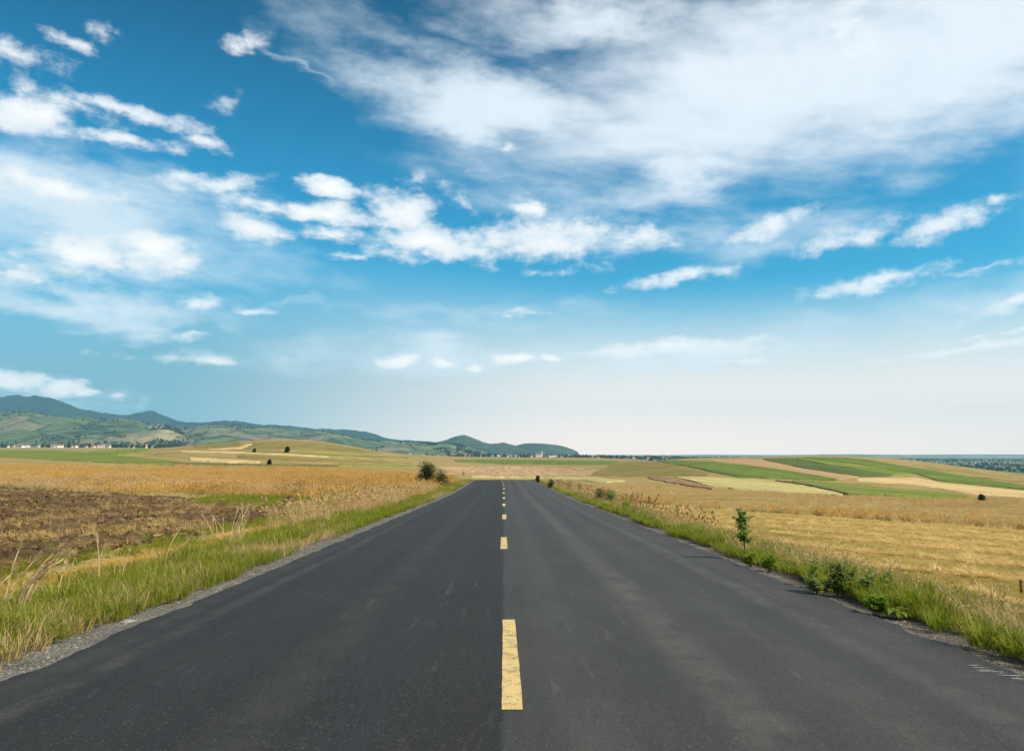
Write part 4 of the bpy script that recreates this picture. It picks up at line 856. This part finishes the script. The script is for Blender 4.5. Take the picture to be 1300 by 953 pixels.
def broadleaf(label, px, py, w_px, n, seed):
    b = spot(px, py); r = random.Random(seed); L_ = w_px * b.y / 1000; root = empty('broad_leaved_weed', b)
    for i in range(n):
        a = i * 6.283 / n + r.uniform(-.25, .25); mb = MB(); k = L_ * r.uniform(.7, 1.1); e0 = r.uniform(.35, .9); w = Vector((-math.sin(a), math.cos(a), 0)); segs = 6; P = []
        p = Vector((0, 0, 0)); e = e0
        for q in range(segs + 1):
            P.append(p.copy()); p = p + Vector((math.cos(a) * math.cos(e), math.sin(a) * math.cos(e), math.sin(e))) * k / segs; e -= .28
        V = []
        for q, c in enumerate(P):
            ww = k * .22 * math.sin(math.pi * (.08 + .90 * q / segs)) * r.uniform(.85, 1.1); up = Vector((0, 0, ww * .35))
            V += [c - w * ww + up, c, c + w * ww + up]
        mb.add(V, [(3 * q + s2, 3 * q + s2 + 1, 3 * q + s2 + 4, 3 * q + s2 + 3) for q in range(segs) for s2 in (0, 1)]); mb.build('leaf', M_weed, root)
    return tag(root, label, 'weed')
broadleaf('bright green broad leaved weed creeping onto the right gravel', 1138, 779, 24, 11, 61)
broadleaf('smaller broad leaved weed lying flat at the gravel edge', 1122, 777, 13, 7, 62)
def dock():
    b = spot(1297, 772); r = random.Random(3); H = 34 * b.y / 1000; root = empty('dock_plant', b); st = MB(); sd = MB()
    st.tube([(0, 0, -.05), (.01, 0, H * .6), (.03, 0, H)], [.006, .005, .002], 5)
    for i in range(420):
        t = r.uniform(.55, 1); p = Vector((.03 * t, 0, H * t)) + Vector((r.gauss(0, .012), r.gauss(0, .012), 0)); sd.leaf(p, (r.gauss(0, 1), r.gauss(0, 1), .4), .018, .014)
    st.build('stem', M_dstem, root); sd.build('seed_spike', M_dock, root); return tag(root, 'dark brown dock seed spike beside the yellow wildflower', 'weed')
dock()
def big_tuft(label, px, py, h_px, seed, mat, n=90, name='grass_clump', lean=1.0, wd=.014):
    b = spot(px, py); H = h_px * b.y / 1000; o = tuft(name, [mat], n, H * 1.1, H * .38, wd, lean, 5, seed); COL.objects.link(o); o.location = b - Vector((0, 0, .02)); return tag(o, label, 'grass')
big_tuft('broad clump of lush green grass below the yellow wildflower', 1250, 818, 46, 71, M_gr)
big_tuft('second lush grass clump at the gravel edge below the dock', 1288, 828, 40, 72, M_gr)
big_tuft('small lush grass clump just past the broad leaved weed', 1190, 796, 30, 73, M_gr, 60)
# dry reeds at the left verge
M_cream = leaf_mat('bleached_reed', [(.80, .62, .38), (.88, .70, .44), (.74, .55, .30)], .45)
def reeds(label, px, py, h_px, n, lean, seed, spread=.12, group=None, heads=1.0):
    b = spot(px, py); r = random.Random(seed); H = h_px * b.y / 1000; root = empty('dry_reed', b); st = MB(); pl_ = MB()
    for i in range(n):
        bs = Vector((r.gauss(0, spread), r.gauss(0, spread), 0)); h = H * r.uniform(.6, 1.0); lx = lean * r.uniform(.5, 1.3) + r.gauss(0, .12); ly = r.gauss(0, .15)
        P = [bs + Vector((lx * h * t ** 1.8, ly * h * t ** 1.6, h * (t - .12 * abs(lean) * t * t))) for t in (0, .25, .5, .75, 1)]
        P[0].z -= .05; st.tube(P, [.010, .009, .008, .007, .004], 5)
        for k in range(2): t = r.uniform(.15, .6); p = P[0].lerp(P[-1], t); pl_.leaf(p, (r.gauss(0, 1), r.gauss(0, 1), .3), h * .22, .010)
        if r.random() < heads:
            d = (P[4] - P[3]).normalized()
            for k in range(55):
                t = r.random(); p = P[4] + d * (t - .35) * h * .20; pl_.leaf(p + Vector((r.gauss(0, .006), r.gauss(0, .006), r.gauss(0, .006))), d + Vector((r.gauss(0, .28), r.gauss(0, .28), r.gauss(0, .28))), .055, .011)
    st.build('stems', M_cream, root); pl_.build('plumes', M_cream, root); return tag(root, label, 'reed', group)
reeds('bent bundle of dry reeds leaning over the left verge', 22, 778, 84, 13, .55, 81, .12)
reeds('straight dry reed pair at the edge of the bent bundle', 78, 764, 66, 2, .12, 82, .05)
reeds('single feathery dry reed standing before the brown heap', 121, 742, 66, 2, .1, 83, .03)
reeds('thin straight dry reed between feathery reed and arched reeds', 156, 738, 54, 1, .18, 84, .02)
reeds('pair of arched dry reeds bowing over the dirt rut', 206, 716, 46, 2, .7, 85, .06)
reeds('arched dry reed alone beside the arched pair', 228, 708, 30, 1, .5, 86, .03)
reeds('thick upright bundle of dry reeds by the green strip', 296, 694, 50, 10, .25, 87, .10)
reeds('low bundle of dry reeds lying over clods of earth', 272, 680, 24, 6, -.3, 88, .15)
reeds('loose dry reeds standing along the corner of the ploughed land', 345, 672, 22, 6, .3, 89, .25)
reeds('dark upright reed stalk in the dry meadow', 285, 622, 12, 2, .2, 90, .05)
# heaps of earth
def heap(label, px, py, w_px, h_px, seed, mat=None, y1=2500):
    b = spot(px, py, y1); sc_ = b.y / 1000; W, H = w_px * sc_ / 2, h_px * sc_; n, m_ = 34, 34; A = np.linspace(-1.25, 1.25, n); X, Y = np.meshgrid(A, A, indexing='ij')
    d = np.sqrt(X ** 2 + Y ** 2) + (fbm(X * 2 + seed, Y * 2, 3, seed) - .5) * .5
    Z = H * np.clip(1.1 - d, -.25, 2) * (.6 + .8 * fbm(X * 5, Y * 5 + seed, 3, seed + 1)) + H * .25 * np.clip(1 - d, 0, 1) * (fbm(X * 14, Y * 14, 2, seed + 2) - .5)
    o = mesh_obj('earth_heap', np.stack([X * W, Y * W * .8, Z], -1), grid_faces(n, m_)[:, ::-1], mat or M_soil); o.location = b; return tag(o, label, 'heap')
heap('brown heap of loose earth at the corner of the ploughed land', 368, 641, 34, 9, 1)
heap('small brown clod heap beside the large earth heap', 425, 644, 20, 5, 2)
heap('low dark soil heap below the arched reeds', 165, 686, 40, 11, 3)
heap('dark dung heap in the far dry meadow under the lone bush', 325, 599.5, 9, 2.4, 4)
heap('wider dark heap in the far dry meadow', 370, 600.5, 13, 2.4, 5)
heap('little reddish heap in the far dry meadow', 409, 600.5, 5, 1.8, 6)
# stones on the left shoulder
def rock(label, px, py, w_px, seed):
    d = ray(px, py); Yq = 1.48 / (-d[2] - .0227); b = Vector((d[0] * Yq, Yq, float(z_road_near(Yq)) - .05)); r = random.Random(seed); W = w_px * Yq / 1000 / 2
    bm = bmesh.new(); bmesh.ops.create_icosphere(bm, subdivisions=2, radius=1)
    for v in bm.verts: k = r.uniform(.82, 1.1); v.co = Vector((v.co.x * W * k, v.co.y * W * .7 * k, v.co.z * W * .42 * k))
    me = bpy.data.meshes.new('stone'); bm.to_mesh(me); bm.free(); me.materials.append(M_st1); o = bpy.data.objects.new('stone', me); COL.objects.link(o); o.location = b; return tag(o, label, 'stone')
rock('flat pale stone half under the grass edge of the left gravel', 163, 782, 22, 1)
rock('small pale stone near the flat stone on left gravel', 118, 800, 11, 2)
rock('little grey stone on the left gravel nearer the road bottom', 80, 812, 9, 3)

# ------------------------------------------------------------------ far things: town, church, masts, trees, frame
M_wall = plain('whitewash', (.72, .70, .65), .9, .08, .5); M_wall2 = plain('cream_wall', (.60, .52, .40), .9, .08, .5)
M_tile = plain('red_roof_tile', (.34, .12, .075), .9, .2, .5); M_slate = plain('grey_roof', (.22, .22, .23), .8, .15, .5); M_rust2 = plain('brown_roof', (.22, .12, .085), .9, .15, .5)
M_steel = plain('painted_steel', (.60, .60, .60), .5, .05, 3, .3); M_redp = plain('faded_red_paint', (.36, .10, .15), .6, .1, 8)
def house_proto(w, d, h, rh, mats):
    mb = MB(); mb.box(-w / 2, w / 2, -d / 2, d / 2, -3, h); e = .4
    V = [(-w / 2 - e, -d / 2 - e, h - .1), (w / 2 + e, -d / 2 - e, h - .1), (w / 2 + e, d / 2 + e, h - .1), (-w / 2 - e, d / 2 + e, h - .1), (-w / 2 - e * .5, 0, h + rh), (w / 2 + e * .5, 0, h + rh)]
    mb.add(V, [(0, 1, 5, 4), (2, 3, 4, 5), (1, 2, 5), (3, 0, 4), (3, 2, 1, 0)], 1); return mb.build('house', mats, link=False, smooth_shade=False)
HP = [house_proto(10, 8, 4.5, 4, [M_wall, M_tile]), house_proto(13, 9, 5.5, 4.5, [M_wall2, M_tile]), house_proto(9, 8, 6, 3.5, [M_wall, M_slate]), house_proto(16, 10, 5, 3.5, [M_wall, M_rust2]), house_proto(12, 8, 4, 4.2, [M_wall2, M_rust2])]
HALL = [house_proto(38, 16, 6, 3, [M_wall2, M_slate]), house_proto(30, 14, 5.5, 3, [M_wall, M_tile])]
def houses(n, pxr, Yr, label, group, seed, zoff=0.0, protos=HP, cat='house', name='house'):
    r = random.Random(seed)
    for i in range(n):
        px = r.uniform(*pxr); Yv = r.uniform(*Yr); X = ray(px, 577)[0] * Yv
        q = r.randrange(len(protos)); p = protos[q]; o = p.copy(); o.name = name; COL.objects.link(o); o.location = (X, Yv, float(ground_z(X, Yv)) + zoff)
        k = r.uniform(.85, 1.25); o.scale = (k, k, k); o.rotation_euler = (0, 0, r.uniform(-.7, .7) + (math.pi / 2 if r.random() < .3 else 0)); tag(o, label.replace(cat, cat + (ROOF if protos is HP else HROOF)[q], 1), cat, group)
ROOF = (' with low red roof', ' with cream walls and red roof', ' with grey roof', ' with broad brown roof', ' with cream walls and brown roof'); HROOF = (' with grey roof', ' with red roof')
houses(130, (440, 835), (3300, 4300), 'small house of the distant town below cone hill', 'houses of the distant town', 1)
houses(8, (570, 740), (3300, 3700), 'long white hall of the distant town below cone hill', 'long halls of the distant town', 2, protos=HALL, cat='hall', name='hall')
houses(60, (-40, 240), (2450, 2750), 'small house of the village under the pale foothills', 'houses of the far left village', 3)
houses(3, (40, 190), (2600, 2700), 'long white barn of the village under the pale foothills', 'barns of the far left village', 4, protos=HALL, cat='barn', name='barn')
houses(45, (840, 1320), (3400, 5200), 'tiny house on the plain behind the striped hill', 'houses on the far right plain', 5)
def church():
    px, Yv = 688, 3450; X = ray(px, 577)[0] * Yv; root = empty('church', (X, Yv, float(ground_z(X, Yv))))
    mb = MB(); mb.box(-3.5, 3.5, -3.5, 3.5, -3, 24); mb.build('tower', M_wall, root, smooth_shade=False)
    mb = MB(); mb.add([(-4, -4, 24), (4, -4, 24), (4, 4, 24), (-4, 4, 24), (-1.6, -1.6, 30), (1.6, -1.6, 30), (1.6, 1.6, 30), (-1.6, 1.6, 30), (0, 0, 42)], [(0, 1, 5, 4), (1, 2, 6, 5), (2, 3, 7, 6), (3, 0, 4, 7), (4, 5, 8), (5, 6, 8), (6, 7, 8), (7, 4, 8)]); mb.build('spire', M_slate, root, smooth_shade=False)
    mb = MB(); mb.box(-26, -3.6, -6, 6, -3, 11); mb.build('nave', M_wall, root, smooth_shade=False)
    mb = MB(); mb.add([(-26.5, -6.5, 10.9), (-3.6, -6.5, 10.9), (-3.6, 6.5, 10.9), (-26.5, 6.5, 10.9), (-26.5, 0, 18), (-3.6, 0, 18)], [(0, 1, 5, 4), (2, 3, 4, 5), (1, 2, 5), (3, 0, 4)]); mb.build('nave_roof', M_tile, root, smooth_shade=False)
    tag(root, 'white church with tall spire in the distant town', 'church')
church()
for i, (px, top, Yv) in enumerate(((561.3, 551.5, 6200), (564.3, 552.5, 6200), (567, 553.5, 6200))):
    foot = at(px, 560.4, Yv); H = (560.4 - top) * Yv / 1000; root = empty('mast', foot); mb = MB()
    for a in range(3):
        t = a * 2.094; mb.tube([(3 * math.cos(t), 3 * math.sin(t), -12), (.7 * math.cos(t), .7 * math.sin(t), H * .8)], [.5, .4], 5)
    for k in range(7):
        z = H * .8 * k / 7; q = 3 - 2.3 * k / 7; c = [(q * math.cos(a * 2.094), q * math.sin(a * 2.094), z) for a in range(4)]
        for a in range(3): mb.tube([c[a], c[a + 1]], [.25, .25], 4)
    mb.build('lattice', M_steel, root); mb = MB(); mb.tube([(0, 0, H * .78), (0, 0, H)], [.7, .4], 6); mb.build('antenna', M_steel, root)
    tag(root, 'thin white mast on the left slope of the cone hill', 'mast', 'masts on the cone hill')
def far_tree(kind, seed):
    r = random.Random(seed); mb = MB()
    H, W = (24, 5) if kind == 'poplar' else (11, 9)
    for i in range(60):
        z = r.random(); w = W * .5 * (math.sin(math.pi * min(1, .12 + z * .86)) ** .7); a = r.uniform(0, 6.28); k = r.random() ** .5
        p = Vector((math.cos(a) * w * k, math.sin(a) * w * k, 1.5 + z * (H - 1.5))); s2 = W * .26
        d = Vector((r.gauss(0, 1), r.gauss(0, 1), r.gauss(0, 1))).normalized(); u = d.orthogonal().normalized() * s2; v_ = d.cross(u); mb.add([p - u - v_ * .6, p + u - v_, p + u * .8 + v_, p - u + v_ * 1.1], [(0, 1, 2, 3)])
    return mb
M_ftree = leaf_mat('far_tree_leaf', [(.022, .038, .014), (.034, .052, .018), (.045, .065, .022)], .15, scale=.05)
MBt = [far_tree('poplar', i) for i in range(3)]; trunk = MB(); trunk.tube([(0, 0, -3), (0, 0, 12)], [.5, .25], 5); TR = trunk.build('trunk', M_bark, link=False)
TP = [m_.build('crown', M_ftree, link=False) for m_ in MBt]
for i in range(26):
    px = random.choice([random.uniform(594, 628), random.uniform(594, 612), random.uniform(640, 735)]); Yv = random.uniform(3250, 3500); X = ray(px, 577)[0] * Yv
    root = empty('poplar_tree', (X, Yv, float(ground_z(X, Yv)))); root.scale = (random.uniform(.6, 1.05),) * 3
    for src in (random.choice(TP), TR): o = src.copy(); COL.objects.link(o); o.parent = root; o.name = src.name.split('.')[0]
    tag(root, 'tall narrow dark tree standing among the houses of the distant town', 'tree', 'poplars of the distant town')
FT = [far_tree('round', 10 + i).build('tree_mass', M_ftree, link=False) for i in range(4)]
def woods(name, n, pxr, Yr, label, seed, keep=None, s=(.5, 1.1)):
    r = np.random.default_rng(seed); px = r.uniform(*pxr, n); Yv = r.uniform(*Yr, n); X = (px - 640) / 1011 * Yv
    k = fbm(X / 160, Yv / 260, 3, seed) > (.5 if keep is None else keep); X, Yv = X[k], Yv[k]
    scatter(name, FT, np.stack([X, Yv, ground_z(X, Yv)], 1), r.uniform(*s, len(X)), r.uniform(0, 6.28, len(X)), .05, label, seed)
woods('town_trees', 1500, (430, 840), (3200, 4400), 'dark trees filling the gaps of the distant town', 301, .52)
woods('village_trees', 500, (-80, 260), (2350, 2800), 'dark trees around the far left village', 302, .50)
woods('plain_trees', 4200, (820, 1420), (2300, 6500), 'bands of dark trees on the far plain behind the right hill', 303, .50, (.4, .95))
# trees on the foothills, set on their surface
def hill_trees():
    r = np.random.default_rng(77); pts = []
    for o in [o for o in COL.objects if o.name.startswith('foothill')]:
        n = len(o.data.vertices); co = np.empty(n * 3, np.float32); o.data.vertices.foreach_get('co', co); co = co.reshape(-1, 3)
        q = co[r.integers(0, n, 14000)] + np.stack([r.uniform(-22, 22, 14000), r.uniform(-25, 25, 14000), np.zeros(14000)], 1)
        k = fbm(q[:, 0] / 150, q[:, 1] / 420, 4, 9) > .57; pts.append(q[k])
    P = np.concatenate(pts); P[:, 2] -= 3
    scatter('hill_trees', FT, P, r.uniform(.35, .95, len(P)), r.uniform(0, 6.28, len(P)), .05, 'dark clumps and lines of trees over the foothill slopes', 304)
hill_trees()
def frame():
    Yv = 172.0; b = at(631.3, 607, Yv); z = float(ground_z(b[0], Yv)); top = at(631.3, 599.3, Yv)[2] - z; root = empty('height_frame', (b[0], Yv, z)); w = 3.6 * Yv / 1000 / 2
    for s2 in (-1, 1): mb = MB(); mb.tube([(s2 * w, 0, -.2), (s2 * w, 0, top)], [.045, .045], 8); mb.build('post', M_redp, root)
    mb = MB(); mb.tube([(-w, 0, top), (w, 0, top)], [.06, .06], 8); mb.build('crossbar', M_redp, root); tag(root, 'small faded red post frame standing just beyond the road crest', 'post')
frame()

for o in COL.objects:
    if o.parent and o.name.split('.')[0] in ('foliage', 'plumes', 'seed_heads', 'seed_spike', 'leaves', 'stems', 'branches', 'crown'): o['kind'] = 'stuff'
M_vale = patch_mat('valley_fields', [(.10, .13, .05), (.17, .17, .07), (.24, .20, .10), (.08, .11, .04)], 220, .6, tree=(.50, .58), tsc=.012)
def vale(name, p0, p1, y0, y1, label):
    px = np.linspace(p0, p1, 90); Y = np.geomspace(y0, y1, 110); YY, PP = np.meshgrid(Y, px, indexing='ij'); X = (PP - 640) / 1011 * YY
    e = np.minimum(1, 6 * np.minimum(np.linspace(0, 1, 110), np.linspace(1, 0, 110)))[:, None]
    tag(mesh_obj(name, np.stack([X, YY, ground_z(X, YY) - 1 + 1.8 * e], -1), grid_faces(*X.shape), M_vale), label, kind='structure')
vale('valley_floor', 735, 1900, 1500, 11000, 'green patchwork plain far below the right hill')
vale('valley_floor', 425, 860, 2000, 5200, 'green valley floor under the distant town')

# ------------------------------------------------------------------ haze
def haze():
    m_ = bpy.data.materials.new('haze_air'); m_.use_nodes = True; t = m_.node_tree; t.nodes.clear(); g = G(t); out = g.n('ShaderNodeOutputMaterial')
    v_ = g.n('ShaderNodeVolumePrincipled', {'Color': (.30, .70, 1.0), 'Density': 5.0e-5, 'Anisotropy': 0.0}); g.links.new(v_.outputs[0], out.inputs['Volume'])
    zmin = min((np.array(o.bound_box)[:, 2].min() + o.location.z) for o in COL.objects if o.type == 'MESH' and not o.parent); zmax = max((np.array(o.bound_box)[:, 2].max() + o.location.z) for o in COL.objects if o.type == 'MESH' and not o.parent)
    mb = MB(); mb.box(-27000, 27000, -400, 14600, zmin - 1.5, zmax + 25); o = mb.build('haze', m_, smooth_shade=False); return tag(o, 'thin pale haze filling the valley air', kind='stuff')
haze()
